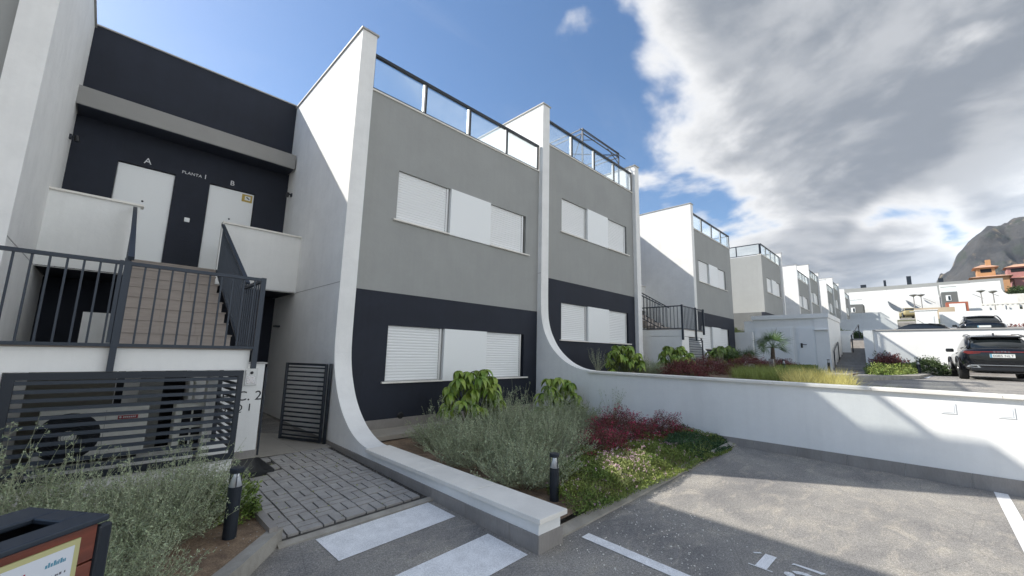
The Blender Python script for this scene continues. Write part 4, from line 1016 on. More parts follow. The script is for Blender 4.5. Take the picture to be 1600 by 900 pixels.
def hf(a, b, lo=.1, hi=.24, xs_=3.0, ye=2.44):
    return lambda x, y: (lo+(hi-lo)*(.5+.5*np.sin(x*4.1+a)*np.cos(y*5.3+b)+.25*np.sin(x*11+y*7)))*np.clip((y-ye+.05)/.25, .25, 1)
cover('ground_cover', 'low green ground cover with tiny pink flowers along the kerb of the parking bay', 'ground cover', region([(3.30, 2.40), (3.6, 2.33), (4.3, 2.36), (5.2, 2.32), (6.2, 2.36), (7.3, 2.30), (7.75, 2.4), (7.7, 3.5), (6.5, 3.4), (4.9, 3.5), (4.2, 3.3), (3.5, 2.95)]), 52000, 'leaf_ground', (.016, .032), 41, .10, hf(0, 0), 'petal_pink', 230, .014)
cover('ground_cover', 'pale lime green patch of ground cover with pink blossoms below the crimson bush', 'ground cover', region([(4.25, 2.46), (5.0, 2.44), (5.25, 2.75), (4.95, 3.05), (4.4, 2.95)]), 7000, 'leaf_lime', (.016, .03), 42, .12, hf(1, 2, .16, .27), 'petal_pink', 90, .016)
cover('ground_cover', 'dark green trailing plants reaching the white wall at the right end of the garden bed', 'ground cover', region([(6.3, 2.36), (7.5, 2.36), (7.78, 2.55), (7.78, 3.3), (6.4, 3.0)]), 16000, 'leaf_dark', (.02, .04), 43, .10, hf(2, 1, .12, .26), None)
small_leaf_bush('small_shrub', 'small dark green shrub in the kerb corner beside the left bollard light', 1.0, 4.45, .12, .20, .26, .27, 1500, 'leaf_ground', (.03, .05), None, 0, 51, cat='shrub')
def thin_plant(cx, cy, z0, h, seed, label):
    global rng; rng = np.random.default_rng(seed); n = 26; a = rng.uniform(0, 6.28, n)
    base = np.zeros((n, 3)); tip = np.stack([np.cos(a)*rng.uniform(.05, .35, n), np.sin(a)*rng.uniform(.05, .35, n), rng.uniform(.5, 1, n)*h], 1)
    pth = np.stack([base, tip*[.4, .4, .5], tip*[.8, .8, .8], tip], 1); t_ = thing('wispy_plant', label, 'plant', (cx, cy, z0))
    obj('stems', np_mesh('stems', *stems(pth, .003), 'stem_silver'), t_)
    P = np.concatenate([tip*u*[1, 1, 1]+rng.normal(size=tip.shape)*.012 for u in rng.uniform(.4, 1, 14)])
    obj('foliage', np_mesh('foliage', *leaves(P, rng.normal(size=P.shape), .022, .010), 'leaf_silver'), t_)
thin_plant(7.5, 4.6, .12, .85, 61, 'sparse wispy grey plant against the white retaining wall behind the crimson bush')
thin_plant(9.0, 5.9, 1.06, .75, 62, 'sparse wispy grey plant on top of the retaining wall at the fin curve')
thin_plant(16.4, 5.3, 1.06, 1.0, 63, 'sparse wispy plant before the third townhouse')

# upper terrace planting
def tuft_field(name, label, cat, fn, n, zb, L, mt, seed, nb=26, W=.006, kind='stuff'):
    global rng; rng = np.random.default_rng(seed); c = fn(n); P = np.repeat(np.concatenate([c, np.full((n, 1), zb)], 1), nb, 0); P[:, :2] += rng.normal(size=(len(P), 2))*.05
    a = rng.uniform(0, 6.28, len(P)); sp = rng.uniform(.1, .75, len(P)); D = np.stack([np.cos(a)*sp, np.sin(a)*sp, np.ones(len(P))], 1)
    t_ = thing(name, label, cat, (float(c[:, 0].mean()), float(c[:, 1].mean()), zb)); t_['kind'] = kind; o = np.array(t_.location)
    v, f = blades(P-o, D, rng.uniform(.6, 1.1, len(P))*L, W, rng.uniform(.1, .55, len(P))); obj('blades', np_mesh('blades', v, f, mt), t_)
tuft_field('ornamental_grass', 'green ornamental grass tufts along the top of the long retaining wall', 'grass', region([(10.5, 2.2), (16, 2.2), (17, 3.8), (13, 4.1), (10.5, 3.0)]), 260, 1.07, .46, 'grass_green', 71)
tuft_field('ornamental_grass', 'sunlit straw yellow ornamental grass tufts above the retaining wall near the steps', 'grass', region([(8.3, .85), (10.8, 1.1), (12.5, 2.1), (11, 2.3), (8.4, 1.5)]), 150, 1.05, .48, 'grass_straw', 72)
tuft_field('ornamental_grass', 'loose yellow green tufts at the end of the bed by the road', 'grass', region([(8.4, .1), (10.2, .45), (9.6, .8), (8.3, .6)]), 26, 1.03, .22, 'grass_green', 75, 14)
small_leaf_bush('maroon_bush', 'maroon bush right above the retaining wall beside the leafy shrub', 11.2, 4.6, 1.05, .9, .6, .42, 9000, 'leaf_maroon', (.02, .04), 'petal_crimson', 250, 81, group='maroon bushes on the upper terrace')
small_leaf_bush('maroon_bush', 'maroon bush in front of the white boxed stair platform', 13.6, 4.9, 1.05, 1.2, .7, .50, 11000, 'leaf_maroon', (.02, .04), 'petal_pink', 200, 82, group='maroon bushes on the upper terrace')
small_leaf_bush('maroon_bush', 'maroon bush at the foot of the palm', 16.3, 4.4, 1.05, 1.2, .8, .55, 11000, 'leaf_maroon', (.025, .045), 'petal_crimson', 200, 83, group='maroon bushes on the upper terrace')
small_leaf_bush('maroon_bush', 'maroon bush right of the palm before the service building doors', 21.0, 4.5, 1.05, 1.5, .8, .48, 9000, 'leaf_maroon', (.03, .05), None, 0, 84, group='maroon bushes on the upper terrace')
silver(10.6, 5.3, 1.05, 1, .8, 1.2, 'silvery plant at the fin curve on the upper terrace', 'silvery plants on the upper terrace')
silver(13.2, 5.5, 1.05, 2, .9, 2.2, 'silvery plant between the two leafy shrubs on the upper terrace', 'silvery plants on the upper terrace')
cover('ground_cover', 'green ground cover bed before the service building', 'ground cover', region([(19, 3.4), (24.6, 3.6), (24.6, 5), (19, 5)]), 9000, 'leaf_ground', (.04, .08), 44, 1.05, lambda x, y: .25+0*x, None)
cover('ground_cover', 'yellow green ground cover in the bed under the upper white wall', 'ground cover', region([(19.5, .5), (22, .2), (25.5, .2), (27.5, 1.5), (22, 1.75), (20, 1.2)]), 14000, 'leaf_ground', (.04, .09), 45, 1.04, lambda x, y: .26+.13*np.sin(x*3.1)+.08*np.cos(y*9+x*7), None)
small_leaf_bush('reddish_bush', 'reddish bush against the shaded left end of the upper white wall', 25.4, 1.1, 1.05, 1.5, .7, .75, 7000, 'leaf_maroon', (.05, .09), None, 0, 85)
small_leaf_bush('olive_bush', 'dark olive bush with thin twigs beside the white pillar of the steps', 26.5, 1.4, 1.05, .9, .5, 1.1, 4500, 'bush_far', (.05, .09), None, 0, 86)
small_leaf_bush('olive_bush', 'dark olive bush behind the bollard light at the road edge', 24.0, -.1, 1.05, .9, .7, .65, 5000, 'bush_far', (.05, .09), None, 0, 87)

def palm(cx, cy, z0, h, fr, label, seed, s=1.):
    r_ = random.Random(seed); t_ = thing('fan_palm', label, 'palm', (cx, cy, z0), 'small fan palms on the upper terrace')
    MB().tube([(0, 0, 0), (.03, .02, h*.5), (0, 0, h)], [.09*s, .08*s, .06*s], 9).build('trunk', 'bark_brown', t_, local=True)
    for k in range(fr):
        a = k*2.4+r_.uniform(-.3, .3); el = r_.uniform(-.1, 1.35); d = Vector((math.cos(a)*math.cos(el), math.sin(a)*math.cos(el), math.sin(el))); q = Vector((0, 0, h)); e = q+d*.30*s
        mb = MB(); mb.tube([q, e], .008*s, 4); side_ = (Matrix.Rotation(r_.uniform(-1.2, 1.2), 3, d) @ d.cross(Vector((0, 0, 1))).normalized()); upv = side_.cross(d)
        nn = 13
        for i in range(nn):
            th = R(-85+170*i/(nn-1)); dd = (d*math.cos(th)+side_*math.sin(th)).normalized(); L = .50*s*r_.uniform(.8, 1.08)*(1-.2*abs(th)/1.5)
            p1 = e+dd*L*.45; p2 = e+dd*L+Vector((0, 0, -.03*s)); wv = dd.cross(upv).normalized()*.013*s
            mb.add([e, p1-wv, p2, p1+wv], [(0, 1, 2, 3)])
        mb.build('frond', 'palm_green', t_, local=True)
palm(18.0, 4.0, 1.05, .95, 15, 'taller small fan palm before the white double doors', 91, 1.0)
palm(17.2, 4.9, 1.05, .35, 12, 'shorter fan palm left of the taller one among maroon plants', 92, 1.15)

tuft_field('sprigs', 'upright leafy sprigs standing out of the green ground cover', 'ground cover', region([(3.5, 2.5), (7.5, 2.5), (7.6, 3.2), (4.2, 3.2)]), 170, .16, .20, 'leaf_lime', 77, 5, .005)
# ------------------------------------------------------------------ service building, steps, upper walls
sb = thing('service_building', 'flat roofed white service building with closed white metal doors beside the outdoor steps', 'building', (25, 5, 1.08))
MB().box(25.0, 29, 3.68, 6.35, .8, 3.63).build('walls', 'white_render', sb)
MB().box(24.95, 29.05, 3.12, 3.68, .8, 3.63).build('walls', 'white_render', sb)
MB().box(24.90, 29.1, 3.08, 6.45, 3.632, 3.85).build('roof_slab', 'white_render', sb)
MB().box(25.05, 28, 6.36, 6.85, .8, 3.58).build('side_wing', 'white_render', sb)
def sdoor(y0, y1, n, hname=True):
    dr = MB().box(24.975, 24.9985, y0-.06, y1+.06, 1.08, 3.22).build('door_frame', 'door_white', sb)
    w_ = (y1-y0)/n
    for i in range(n):
        MB().box(24.95, 24.974, y0+i*w_+.008, y0+(i+1)*w_-.008, 1.1, 3.17).build('door_leaf', 'shutter_white', dr)
    return dr
d1 = sdoor(4.68, 6.25, 2); d2 = sdoor(3.75, 4.4, 1)
MB().box(24.92, 24.949, 4.22, 4.30, 2.15, 2.38).build('handle', 'letter_black', d2); MB().box(24.93, 24.949, 4.05, 4.22, 2.30, 2.33).build('handle', 'letter_black', d2)
MB().box(24.94, 24.949, 5.10, 5.18, 2.90, 2.95).build('door_sign', 'letter_black', d1)
MB().box(24.85, 25.0, 3.15, 3.7, 3.02, 3.06).build('ledge', 'white_render', sb)
# low planter wall left of it
pw = MB().box(24.6, 24.85, 6.36, 8.8, .8, 2.95).build('planter_wall', 'white_render'); solo(pw, 'pale planter wall between the third townhouse and the service building', 'wall')
small_leaf_bush('clipped_shrub', 'yellowish green shrubs on top of the planter wall left of the service building', 25.2, 7.8, 2.85, .5, .9, .42, 2200, 'leaf_lime', (.05, .09), None, 0, 95, cat='shrub')
# steps
stp = bpy.data.objects.new('outdoor_steps', None); COL.objects.link(stp); stp.location = (27, 2.7, 1.1); tag(stp, 'outdoor grey steps climbing between the service building and the upper white wall', 'steps')
for i in range(14): MB().box(25.2+i*.62, 25.2+(i+1)*.62+.03, 1.95, 3.10, .9, 1.08+(i+1)*.132).build('step', 'stair_tile' if i > 30 else 'plinth_tile', stp)
MB().box(33.9, 44, 1.2, 7.2, 2.0, 2.93).build('upper_walk', 'floor_tile')['kind'] = 'structure'
MB().box(28.3, 33.9, 1.6, 1.94, .9, 2.93).build('upper_walk', 'floor_tile')['kind'] = 'structure'
pw = MB().box(29.1, 29.3, 2.75, 3.12, 1.5, 3.0).build('stub_wall', 'white_render'); solo(pw, 'short white planter wall end beside the handrail of the steps', 'wall')
pw = MB().box(33.5, 33.7, 3.0, 6.9, 2.9, 3.45).build('terrace_wall', 'white_render'); solo(pw, 'low white terrace wall above the top of the outdoor steps', 'wall')
small_leaf_bush('hedge_shrub', 'dark green shrub behind the low terrace wall at the top of the steps', 35.0, 4.3, 3.0, 1.2, 1.0, .75, 3500, 'leaf_ground', (.07, .12), None, 0, 96, cat='shrub', group='shrubs at the top of the outdoor steps')
small_leaf_bush('hedge_shrub', 'low reddish green shrub right of the dark one at the top of the steps', 37.5, 3.4, 3.0, 1.4, .8, .55, 3500, 'bush_far', (.07, .12), None, 0, 97, cat='shrub', group='shrubs at the top of the outdoor steps')
pw = MB().box(39, 39.2, 2.0, 7, 2.9, 3.9).build('terrace_wall', 'white_render'); solo(pw, 'second white terrace wall further up behind the steps', 'wall')
hr = thing('handrail', 'dark bent handrail at the foot of the outdoor steps beside the service building', 'handrail', (25.5, 3.05, 1.1), 'handrails of the outdoor steps')
MB().tube([(25.3, 3.05, 1.1), (25.4, 3.05, 2.0), (27.0, 3.05, 2.5), (27.0, 3.05, 1.6)], .03, 6).build('rail', 'anthracite_metal', hr)
hr = thing('handrail', 'dark handrail further up the outdoor steps', 'handrail', (29.5, 2.65, 2.0), 'handrails of the outdoor steps')
MB().tube([(29.3, 2.68, 1.9), (29.3, 2.68, 2.95), (33.5, 2.68, 3.8), (33.5, 2.68, 2.9)], .03, 6).build('rail', 'anthracite_metal', hr)
# upper white wall behind the parked car
uw = thing('boundary_wall', 'white wall behind the parked black car, carrying the upper parking terrace', 'wall', (28, 0, 1))
MB().box(26.0, 26.3, -40, 1.58, .5, 3.0).build('white_wall', 'white_render', uw)
MB().box(25.9, 26.34, 1.583, 1.93, .5, 3.02).build('wall_end_pillar', 'white_render', uw)
y = 1.58
while y > -20: MB().box(25.95, 26.34, y-2+.003, y, 3.002, 3.05).build('coping_stone', 'coping_metal', uw); y -= 2
plinth(uw, 26.0, 1.58, -14, lambda y: 1.0, lambda y: 1.28, 1.2)
kb = MB().box(8.1, 20.2, .50, .72, .9, 1.0).build('kerb', 'concrete_light'); kb['kind'] = 'structure'
kb = MB(); kb.prism([(14.5, 1.7), (19.2, .15), (27.9, -.6), (27.9, -.3), (19.3, .55), (14.9, 1.95)], .95, 1.14, 'z'); kb.build('kerb', 'concrete_light')['kind'] = 'structure'
MB().box(16, 25.2, 1.95, 3.6, .95, 1.075).build('pavement', 'floor_tile')['kind'] = 'structure'
for i in range(3): flat('road_dash', [(12.0-i*.35, .35-i*.72), (12.35-i*.35, .35-i*.72), (12.25-i*.35, -.07-i*.78), (11.85-i*.35, -.07-i*.78)][::-1], lambda x, y: G2(x), .006, 'paint_white')
flat('road_dash', [(20.2, .05), (27.8, -.35), (27.8, -.47), (20.2, -.07)][::-1], lambda x, y: G2(x), .006, 'paint_white')
bs = thing('wooden_post', 'square grey wooden post beside the palm', 'post', (16.7, 3.78, 1.05)); MB().box(-.07, .07, -.07, .07, 0, .52).build('post', 'plinth_tile', bs, local=True)
be = thing('stone_bench', 'low pale stone bench right of the wooden post in the upper bed', 'bench', (18.3, 3.62, 1.05))
MB().box(-.15, .15, -.36, .36, .10, .17).build('seat', 'coping_cream', be, local=True); MB().box(-.1, .1, -.3, -.2, 0, .10).build('leg', 'coping_cream', be, local=True); MB().box(-.1, .1, .2, .3, 0, .10).build('leg', 'coping_cream', be, local=True)

# ------------------------------------------------------------------ cars (local: front +x, left +y)
def loft(secs, material, name, parent, n_close=True):
    """secs: list of (x, [(y,z)...]) half outlines from bottom centre outwards to top centre, mirrored"""
    mb = MB(); rows = []
    for x, hp in secs:
        full = [(x, -y, z) for y, z in hp]+[(x, y, z) for y, z in reversed(hp)]
        rows.append(full)
    k = len(rows[0]); v = [p for r_ in rows for p in r_]; f = []
    for i in range(len(rows)-1):
        for q in range(k): f.append((i*k+q, i*k+(q+1) % k, (i+1)*k+(q+1) % k, (i+1)*k+q))
    f += [tuple(range(k))[::-1], tuple(range((len(rows)-1)*k, len(rows)*k))]
    mb.add(v, f); o = mb.build(name, material, parent, local=True, smooth=True)
    s = o.modifiers.new('sub', 'SUBSURF'); s.levels = 2; s.render_levels = 2
    return o
def car(loc, rz, label, detail, body='car_black', group='parked cars on the upper terraces', plate=None, name='parked_car'):
    c = thing(name, label, 'car', loc, group, rz)
    W = .93
    def sec(x, zb, wb, zs, ws, zt, wt): return (x, [(.0, zb), (wb*.8, zb), (wb, zb+.10), (ws, (zb+zs)/2+.05), (ws, zs-.04), (wt, zt), (0, zt+.02)])
    loft([sec(-2.20, .42, .60, .86, .66, .92, .55), sec(-2.17, .36, .74, .90, .78, 1.02, .66), sec(-2.02, .27, .85, .93, .90, 1.06, .76), sec(-1.4, .22, .88, .92, .945, 1.04, .80), sec(-.4, .20, .87, .90, .92, .99, .80), sec(.8, .20, .87, .88, .92, .97, .80),
          sec(1.4, .22, .86, .86, .92, .94, .78), sec(1.95, .26, .80, .74, .85, .84, .66), sec(2.2, .34, .62, .60, .66, .68, .5)], body, 'body', c)
    def cab(x, zb, wb, zt, wt): return (x, [(0, zb), (wb, zb), ((wb+wt)/2+.01, (zb+zt)/2), (wt, zt-.03), (wt*.8, zt+.01), (0, zt+.03)])
    loft([cab(-2.05, 1.0, .60, 1.04, .56), cab(-1.85, .99, .76, 1.20, .62), cab(-1.45, .97, .80, 1.40, .60), cab(-.9, .95, .82, 1.48, .60), cab(-.1, .93, .82, 1.52, .61), cab(.5, .93, .81, 1.44, .60), cab(1.0, .92, .76, 1.16, .66), cab(1.3, .90, .66, .96, .6)], 'car_glass', 'glasshouse', c)
    loft([(x, [(0, z-.03), (w_-.02, z-.05), (w_, z-.01), (w_*.8, z+.018), (0, z+.04)]) for x, z, w_ in ((-1.62, 1.40, .56), (-1.5, 1.435, .60), (-.9, 1.495, .615), (-.1, 1.535, .62), (.45, 1.47, .61))], body, 'roof', c)
    for s in (-1, 1):
        MB().tube([(-2.0, s*.70, 1.04), (-1.75, s*.69, 1.24), (-1.45, s*.635, 1.42), (-.9, s*.63, 1.49)], .035, 6).build('pillar_trim', body, c, local=True, smooth=True)
        mi = MB().box(.46, .60, .84 if s > 0 else -1.05, 1.05 if s > 0 else -.84, .95, 1.08).build('wing_mirror', body, c, local=True, bevel=.03)
        for x in (-1.36, 1.32):
            wh = MB().lathe([(.20, -.12), (.335, -.11), (.35, -.07), (.35, .07), (.335, .11), (.20, .12)], n=28).build('wheel', 'rubber_black', c, local=True); wh.matrix_local = Matrix.Translation((x, s*.82, .35)) @ Matrix.Rotation(R(90), 4, 'X')
            rm = MB().lathe([(.0, .121), (.06, .124), (.07, .10), (.21, .10), (.22, .121)], n=20).build('rim', 'chrome', wh, local=True); rm.rotation_euler = (0 if s < 0 else R(180), 0, 0)
            ar = MB(); 
            ar.tube([(x+.41*math.cos(a), s*.925, .35+.41*math.sin(a)) for a in [R(-8+196*j/14) for j in range(15)]], .035, 6); ar.build('wheel_arch', 'black_plastic', c, local=True, smooth=True)
    if detail and plate:
        MB().box(-2.215, -2.19, -.62, .62, .905, .935).build('light_bar', 'tail_red', c, local=True)
        for s in (-1, 1):
            MB().prism([(s*.42, .93), (s*.80, .95), (s*.84, .90), (s*.72, .84), (s*.46, .87)], -2.205, -2.06, 'x').build('tail_light', 'tail_red', c, local=True)
            pp = MB().prism([(s*.48, .40), (s*.80, .42), (s*.76, .48), (s*.54, .49)], -2.20, -2.12, 'x').build('exhaust_trim', 'chrome', c, local=True)
            MB().prism([(s*.55, .42), (s*.74, .435), (s*.72, .465), (s*.57, .47)], -2.206, -2.2005, 'x').build('exhaust_opening', 'rubber_black', pp, local=True)
        MB().box(-2.20, -2.14, -.70, .70, .485, .50).build('bumper_line', 'chrome', c, local=True)
        MB().box(-2.19, -2.0, -.72, .72, .30, .44).build('bumper', 'black_plastic', c, local=True, bevel=.03)
        MB().box(-1.68, -1.56, -.56, .56, 1.405, 1.43).build('spoiler', body, c, local=True, bevel=.008)
        MB().prism([(-1.2, 1.50), (-1.05, 1.50), (-1.17, 1.57)], -.02, .02, 'y').build('antenna', body, c, local=True)
        for s in (-1, 1): MB().tube([(-1.4, s*.56, 1.475), (-.9, s*.57, 1.535), (0, s*.57, 1.565), (.4, s*.56, 1.53)], .014, 6).build('roof_rail', 'black_plastic', c, local=True)
        MB().bar((-2.06, .02, 1.07), (-2.03, -.40, 1.09), .02, .012).build('rear_wiper', 'black_plastic', c, local=True)
    pl = MB().box(-2.235, -2.205, -.26, .26, .735, .85).build('number_plate', 'plate_white', c, local=True)
    MB().box(-2.2375, -2.2355, .215, .259, .736, .849).build('plate_band', 'ink_blue', pl, local=True)
    if plate:
        o = text_obj('plate_lettering', plate, .105, None, (0, 0, 0), None, 'letter_black', .001, 'CENTER', 1.0); o.parent = pl; o.location = (-2.237, -.02, .755); o.rotation_euler = (R(90), 0, R(-90))
        o = text_obj('tail_lettering', 'CUPRA', .07, None, (0, 0, 0), None, 'chrome', .002, 'CENTER', 1.9); o.parent = c; o.location = (-2.218, 0, .895); o.rotation_euler = (R(90), 0, R(-90))
    return c
car((22.5, -1.72, 1.045), R(2.0), 'large black crossover car parked facing the white wall, seen from behind at the right edge', True, plate='0085 NLT')
car((38.0, -2.60, 2.90), R(2), 'second black car on the terrace above, only its upper half showing over the white wall', True)
car((46.0, .2, 3.05), R(80), 'dark car with only its roof showing over the wall, left of the second black car', False)
car((90.0, 1.0, 8.4), R(12), 'small yellow car parked in the distance below the far white gables', False, 'car_yellow')

# ------------------------------------------------------------------ further terraces and town
bx = thing('utility_box_building', 'small white flat roofed building left of the second black car', 'building', (60, -.8, 5))
MB().box(50.2, 52, -1.25, .12, 3.5, 6.0).build('walls', 'white_render', bx); MB().box(50.15, 52.1, -1.3, .17, 6.002, 6.07).build('roof_slab', 'white_render', bx); MB().box(50.17, 50.199, -1.0, -.55, 4.2, 5.5).build('door', 'door_white', bx)
MB().bar((50.0, .05, 5.2), (50.0, -.9, 4.4), .03, .03).build('handrail', 'anthracite_metal', bx)
w1 = MB().box(52.3, 52.6, -40, -1.4, 3.0, 6.0).build('retaining_wall', 'white_render'); solo(w1, 'long sunlit white retaining wall behind the second black car', 'wall')
small_leaf_bush('red_hedge', 'row of reddish plants along the foot of the far retaining wall', 51.6, -6.5, 3.9, .5, 6.5, .75, 4000, 'leaf_maroon', (.12, .22), None, 0, 98, cat='hedge')
rp = MB().hexa([(50.3, .14, 3.2), (50.3, 1.3, 3.2), (90, 2.0, 6), (90, .3, 6), (50.3, .14, 5.0), (50.3, 1.3, 5.0), (90, 2.0, 8.38), (90, .3, 8.38)]).build('road', 'asphalt'); rp['kind'] = 'structure'
w2 = MB().box(50.3, 50.6, 1.31, 6.9, 3.2, 5.45).build('retaining_wall', 'white_render'); solo(w2, 'white retaining wall in the shade left of the small white building', 'wall')
w3 = MB().box(66, 66.3, 1.5, 6, 5.5, 7.4).build('terrace_parapet', 'white_render'); solo(w3, 'white terrace parapet below the far dark grey house', 'wall')
w4 = MB().box(70, 70.3, -3.2, .2, 6.0, 8.05).build('terrace_parapet', 'plaster_beige'); solo(w4, 'beige terrace parapet under the far white gables', 'wall')
w5 = MB().box(70, 70.4, -40, -5.3, 5.5, 7.35).build('beige_wall', 'plaster_beige'); solo(w5, 'stained beige wall under the far white balustrade', 'wall')
fe = thing('balustrade_fence', 'white balustrade fence on the beige wall below the orange house', 'fence', (70, -8, 7.35)); bmsh = MB().box(-.06, .06, -.07, .07, 0, .75).mesh('baluster', 'coping_cream')
MB().box(70.05, 70.3, -22, -5.3, 8.12, 8.28).build('handrail', 'coping_cream', fe)
for i in range(46): obj('baluster', bmsh, fe, Vector((70.18, -5.4-i*.36, 7.351))-org(fe))
bk = thing('brick_kiosk', 'small orange brick and white panelled structure between the far gables', 'hut', (74, -4, 7))
MB().box(74, 76, -4.55, -2.7, 6.5, 9.0).build('walls', 'brick_red', bk); MB().box(73.95, 73.99, -4.3, -2.95, 7.2, 8.8).build('panel', 'door_white', bk)
for i, (x, y, z, h, lb) in enumerate(((78, .12, 7.0, 3.4, 'street lamp left of the pair below the far white gables'), (80, -.62, 7.2, 3.4, 'street lamp right of the pair below the far white gables'), (82, -6.3, 7.6, 3.3, 'street lamp before the right hand far white gables'), (86, -7.7, 7.8, 3.4, 'farther street lamp just right of the other one'))):
    t_ = thing('street_lamp', lb, 'street lamp', (x, y, z), 'street lamps on the far terraces')
    MB().tube([(0, 0, -.5), (0, 0, h)], .06, 6).build('lamp_post', 'plinth_tile', t_, local=True); MB().lathe([(.08, h), (.42, h+.18), (.45, h+.24), (.3, h+.34), (.05, h+.42)], n=12).build('lamp_head', 'grey_render', t_, local=True)

def Z(z90, x): return 1.6+(z90-1.6)*x/90
def gable(x, yf90, ztop90, zlow90, yback, label):
    """white fin wall of a far townhouse with its curved foot, and the grey and navy house behind it"""
    yf = yf90*x/90; ztop = Z(ztop90, x); zl = Z(zlow90, x); h = ztop-zl; s = h/6.2
    t_ = thing('far_townhouse', label, 'house', (x, yf, zl), 'far white gabled townhouses'); mb = MB()
    pr = [(yf, ztop), (yf, zl+2.9*s), (yf-.15*s, zl+2.2*s), (yf-.45*s, zl+1.5*s), (yf-.95*s, zl+.85*s), (yf-1.6*s, zl+.40*s), (yf-2.4*s, zl+.15*s), (yf-3.4*s, zl)]
    for p, q in zip(pr, pr[1:]): mb.hexa([(x, q[0], q[1]), (x+.5, q[0], q[1]), (x+.5, yf+1, q[1]), (x, yf+1, q[1]), (x, p[0], p[1]), (x+.5, p[0], p[1]), (x+.5, yf+1, p[1]), (x, yf+1, p[1])])
    mb.box(x, x+.5, yf+1, yback, zl, ztop); mb.box(x, x+.5, yf-3.6*s, yback, zl-4, zl-.001); mb.build('fin_wall', 'white_render', t_)
    MB().box(x+.5, x+6.9, yf+.3, yback, zl+2.7*s, ztop-1.6).build('grey_wall', 'grey_render', t_)
    MB().box(x+.5, x+6.9, yf+.3, yback, zl-4, zl+2.7*s).build('navy_wall', 'navy_render', t_)
    MB().box(x-.05, x+.55, yf-.05, yback, ztop+.002, ztop+.09).build('coping', 'coping_metal', t_)
    MB().bar((x+3, yf-.2*s, zl+3.0*s), (x+3, yf-3.0*s, zl+1.0*s), .06, .06).build('stair_rail', 'anthracite_metal', t_)
gable(120, 3.2, 13.15, 9.25, 12, 'far white gable, leftmost of the left-hand row')
gable(127, 1.07, 13.17, 9.75, 6, 'far white gable, second of the left-hand row')
gable(134, -.85, 13.2, 10.3, 3, 'far white gable, third of the left-hand row')
gable(141, -2.6, 13.22, 10.9, 1, 'far white gable, last of the left-hand row')
gable(121, -6.0, 13.35, 10.75, -3.8, 'far white gable, left one of the right-hand row')
gable(128, -7.6, 13.4, 11.0, -5.5, 'far white gable, middle one of the right-hand row')
gable(135, -8.9, 13.42, 11.2, -8, 'far white gable, rightmost below the orange house')
for (y0, y1, z0, z1, x, lb) in ((8.1, 11.2, Z(9.1, 115), Z(11.0, 115), 115, 'dark grey house wall with a small white window beside the end of the row'), (-5.9, -3.75, Z(10.3, 115), Z(12.2, 115), 115, 'dark grey house wall with a small white window between the two far rows')):
    t_ = thing('far_grey_house', lb, 'house', (x, y0, z0), 'dark grey houses between the far gables')
    MB().box(x, x+4, y0, y1, z0-2, z1).build('walls', 'dark_grey_render', t_); wn = MB().box(x-.05, x-.01, y0+(y1-y0)*.42, y0+(y1-y0)*.42+.7, z0+.7, z0+1.75).build('window', 'shutter_white', t_); MB().box(x-.08, x-.055, y0+(y1-y0)*.42+.1, y0+(y1-y0)*.42+.4, z0+.8, z0+1.6).build('pane', 'car_glass', wn)
    MB().box(x, x+.05, y0, y1, z1+.95, z1+1.02).build('railing', 'anthracite_metal', t_)
    MB().box(x, x+.03, y0, y1, z1+.02, z1+.93).build('glass_pane', 'balustrade_glass', t_)
rb = thing('roof_block', 'long low grey roofline behind the left-hand far gables', 'building', (140, 0, 18)); MB().box(149, 156, -15.2, 14.5, 10, Z(13.75, 149)).build('walls', 'grey_render', rb)
for i, (y, w_, h_) in enumerate(((9.4, 1.2, 1.0), (5.2, .5, 1.8), (.2, .9, 2.4), (-5.6, .9, 1.2))):
    MB().box(150, 151, y, y+w_, Z(13.75, 149)-.2, Z(13.75, 149)+h_).build('chimney', 'anthracite_metal', rb)
def hip_house(name, label, x, y0, y1, zw0, zw1, ov, rh, wallm, tower=None):
    t_ = thing(name, label, 'house', (x, (y0+y1)/2, zw0), 'orange and pink houses on the hill')
    MB().box(x, x+9, y0, y1, zw0, zw1).build('walls', wallm, t_)
    def roof(xa, xb, ya, yb, z, h, nm='roof'):
        mb = MB(); xm = (xa+xb)/2; ym = (ya+yb)/2; k = min(xb-xa, yb-ya)/2*.8
        mb.add([(xa, ya, z), (xb, ya, z), (xb, yb, z), (xa, yb, z), (xm, ya+k, z+h), (xm, yb-k, z+h)], [(0, 1, 4), (1, 2, 5, 4), (2, 3, 5), (3, 0, 4, 5), (0, 3, 2, 1)]); return mb.build(nm, 'roof_tile', t_)
    roof(x-ov, x+9+ov, y0-ov, y1+ov, zw1, rh)
    if tower:
        a, b_, z1 = tower
        MB().box(x+2, x+6, a, b_, zw1+.2, z1).build('tower_walls', wallm, t_)
        w_ = MB().box(x+1.96, x+1.99, a+.6, b_-.6, z1-1.3, z1-.35).build('window', 'dark_void', t_)
        rf = roof(x+2-ov, x+6+ov, a-ov, b_+ov, z1, rh*.9); 
        MB().box(x+3.2, x+4.2, a+.4, a+1.3, z1+.2, z1+rh+1.0).build('chimney', 'plaster_orange', t_)
    return t_
hip_house('villa', 'orange villa with terracotta hipped roofs and a tower storey on the hill', 158, -17.2, -11.2, 15, 23.4, .7, 1.2, 'plaster_orange', (-15.3, -12.2, 26.2))
hip_house('villa', 'pink villa with terracotta roof at the right edge on the hill', 164, -36, -18.6, 15, 23.4, .5, 1.1, 'plaster_pink', (-22.5, -17.9, 26.6))
small_leaf_bush('tree_crown_bush', 'dark round bush in front of the pink villa', 146, -16.8, 15.5, 2.4, 2.6, 3.2, 3500, 'bush_far', (.3, .6), None, 0, 99)
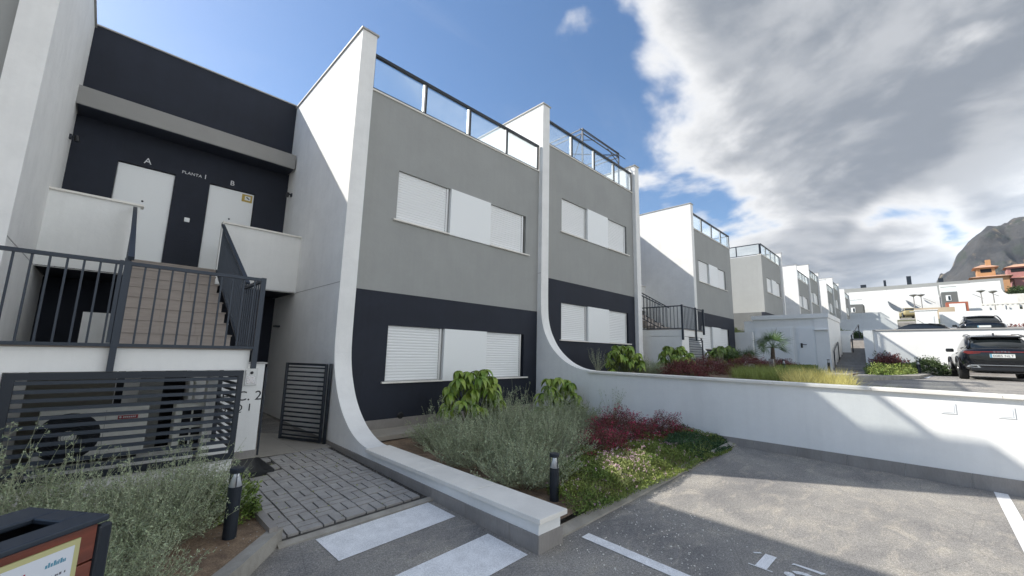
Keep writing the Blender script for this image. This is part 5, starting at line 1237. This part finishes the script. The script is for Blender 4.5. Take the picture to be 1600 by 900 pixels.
hz_ = MB().box(142, 144, -30, -13.6, 12, 17.0).build('garden_wall', 'coping_cream'); solo(hz_, 'pale garden wall below the villas at the right edge', 'wall')

# ------------------------------------------------------------------ mountain
def vnoise(x, y, seed=0):
    xi = np.floor(x).astype(int); yi = np.floor(y).astype(int); xf = x-xi; yf = y-yi; u = xf*xf*(3-2*xf); v = yf*yf*(3-2*yf)
    def h(a, b): n = (a*374761393+b*668265263+seed*1442695041) & 0xffffffff; n = ((n ^ (n >> 13))*1274126177) & 0xffffffff; return ((n ^ (n >> 16)) & 0xffff)/65535.
    return (h(xi, yi)*(1-u)+h(xi+1, yi)*u)*(1-v)+(h(xi, yi+1)*(1-u)+h(xi+1, yi+1)*u)*v
def fbm(x, y, o=6, seed=0):
    s = 0; a = .5
    for i in range(o): n = vnoise(x, y, seed+i); s = s+a*(1-np.abs(2*n-1)); x = x*2.03+7; y = y*2.03+3; a *= .5
    return s
ny, nx = 260, 150
yy = np.linspace(-950, 60, ny); xx_ = np.linspace(1150, 2150, nx); Yg, Xg = np.meshgrid(yy, xx_)
prof_y = np.array([-950, -700, -500, -330, -230, -200, -180, -146, -123, -105, -86, -71.5, -53, -42, -30, 60])
prof_z = np.array([120, 210, 300, 345, 345, 336, 337, 339, 324, 301, 276, 240, 226, 205, 40, 10])
H_ = np.interp(Yg*1500/Xg, prof_y, prof_z)
fall = np.clip(1-np.abs(Xg-1500)/420, 0, 1)**.75
Hm = 1.6+(H_-1.6)*fall*(Xg/1500)
Hm = Hm*(1+(fbm(Xg*.012, Yg*.012, 6, 3)-.55)*.5*(1-.75*np.exp(-((Xg-1500)/60)**2)))+(fbm(Xg*.04, Yg*.04, 4, 9)-.5)*14*fall
V = np.stack([Xg, Yg, Hm], -1).reshape(-1, 3); ii = np.arange(nx*ny).reshape(nx, ny)
F = np.stack([ii[:-1, :-1], ii[1:, :-1], ii[1:, 1:], ii[:-1, 1:]], -1).reshape(-1, 4)
mo = obj('mountain', np_mesh('mountain', V, F, 'rock')); mo['kind'] = 'structure'

# ------------------------------------------------------------------ air
hzm = bpy.data.materials.new('haze_air'); hzm.use_nodes = True; t = NT(hzm.node_tree)
pv = t.new('ShaderNodeVolumePrincipled'); pv.inputs['Color'].default_value = (.78, .87, 1, 1); pv.inputs['Density'].default_value = .00010; pv.inputs['Anisotropy'].default_value = .2
oo = t.new('ShaderNodeOutputMaterial'); t.l.new(pv.outputs[0], oo.inputs[1])
MATS['haze_air'] = hzm
hz = MB().box(-5100, 5100, -5100, 5100, -5.2, 420).build('haze', 'haze_air'); hz['kind'] = 'stuff'
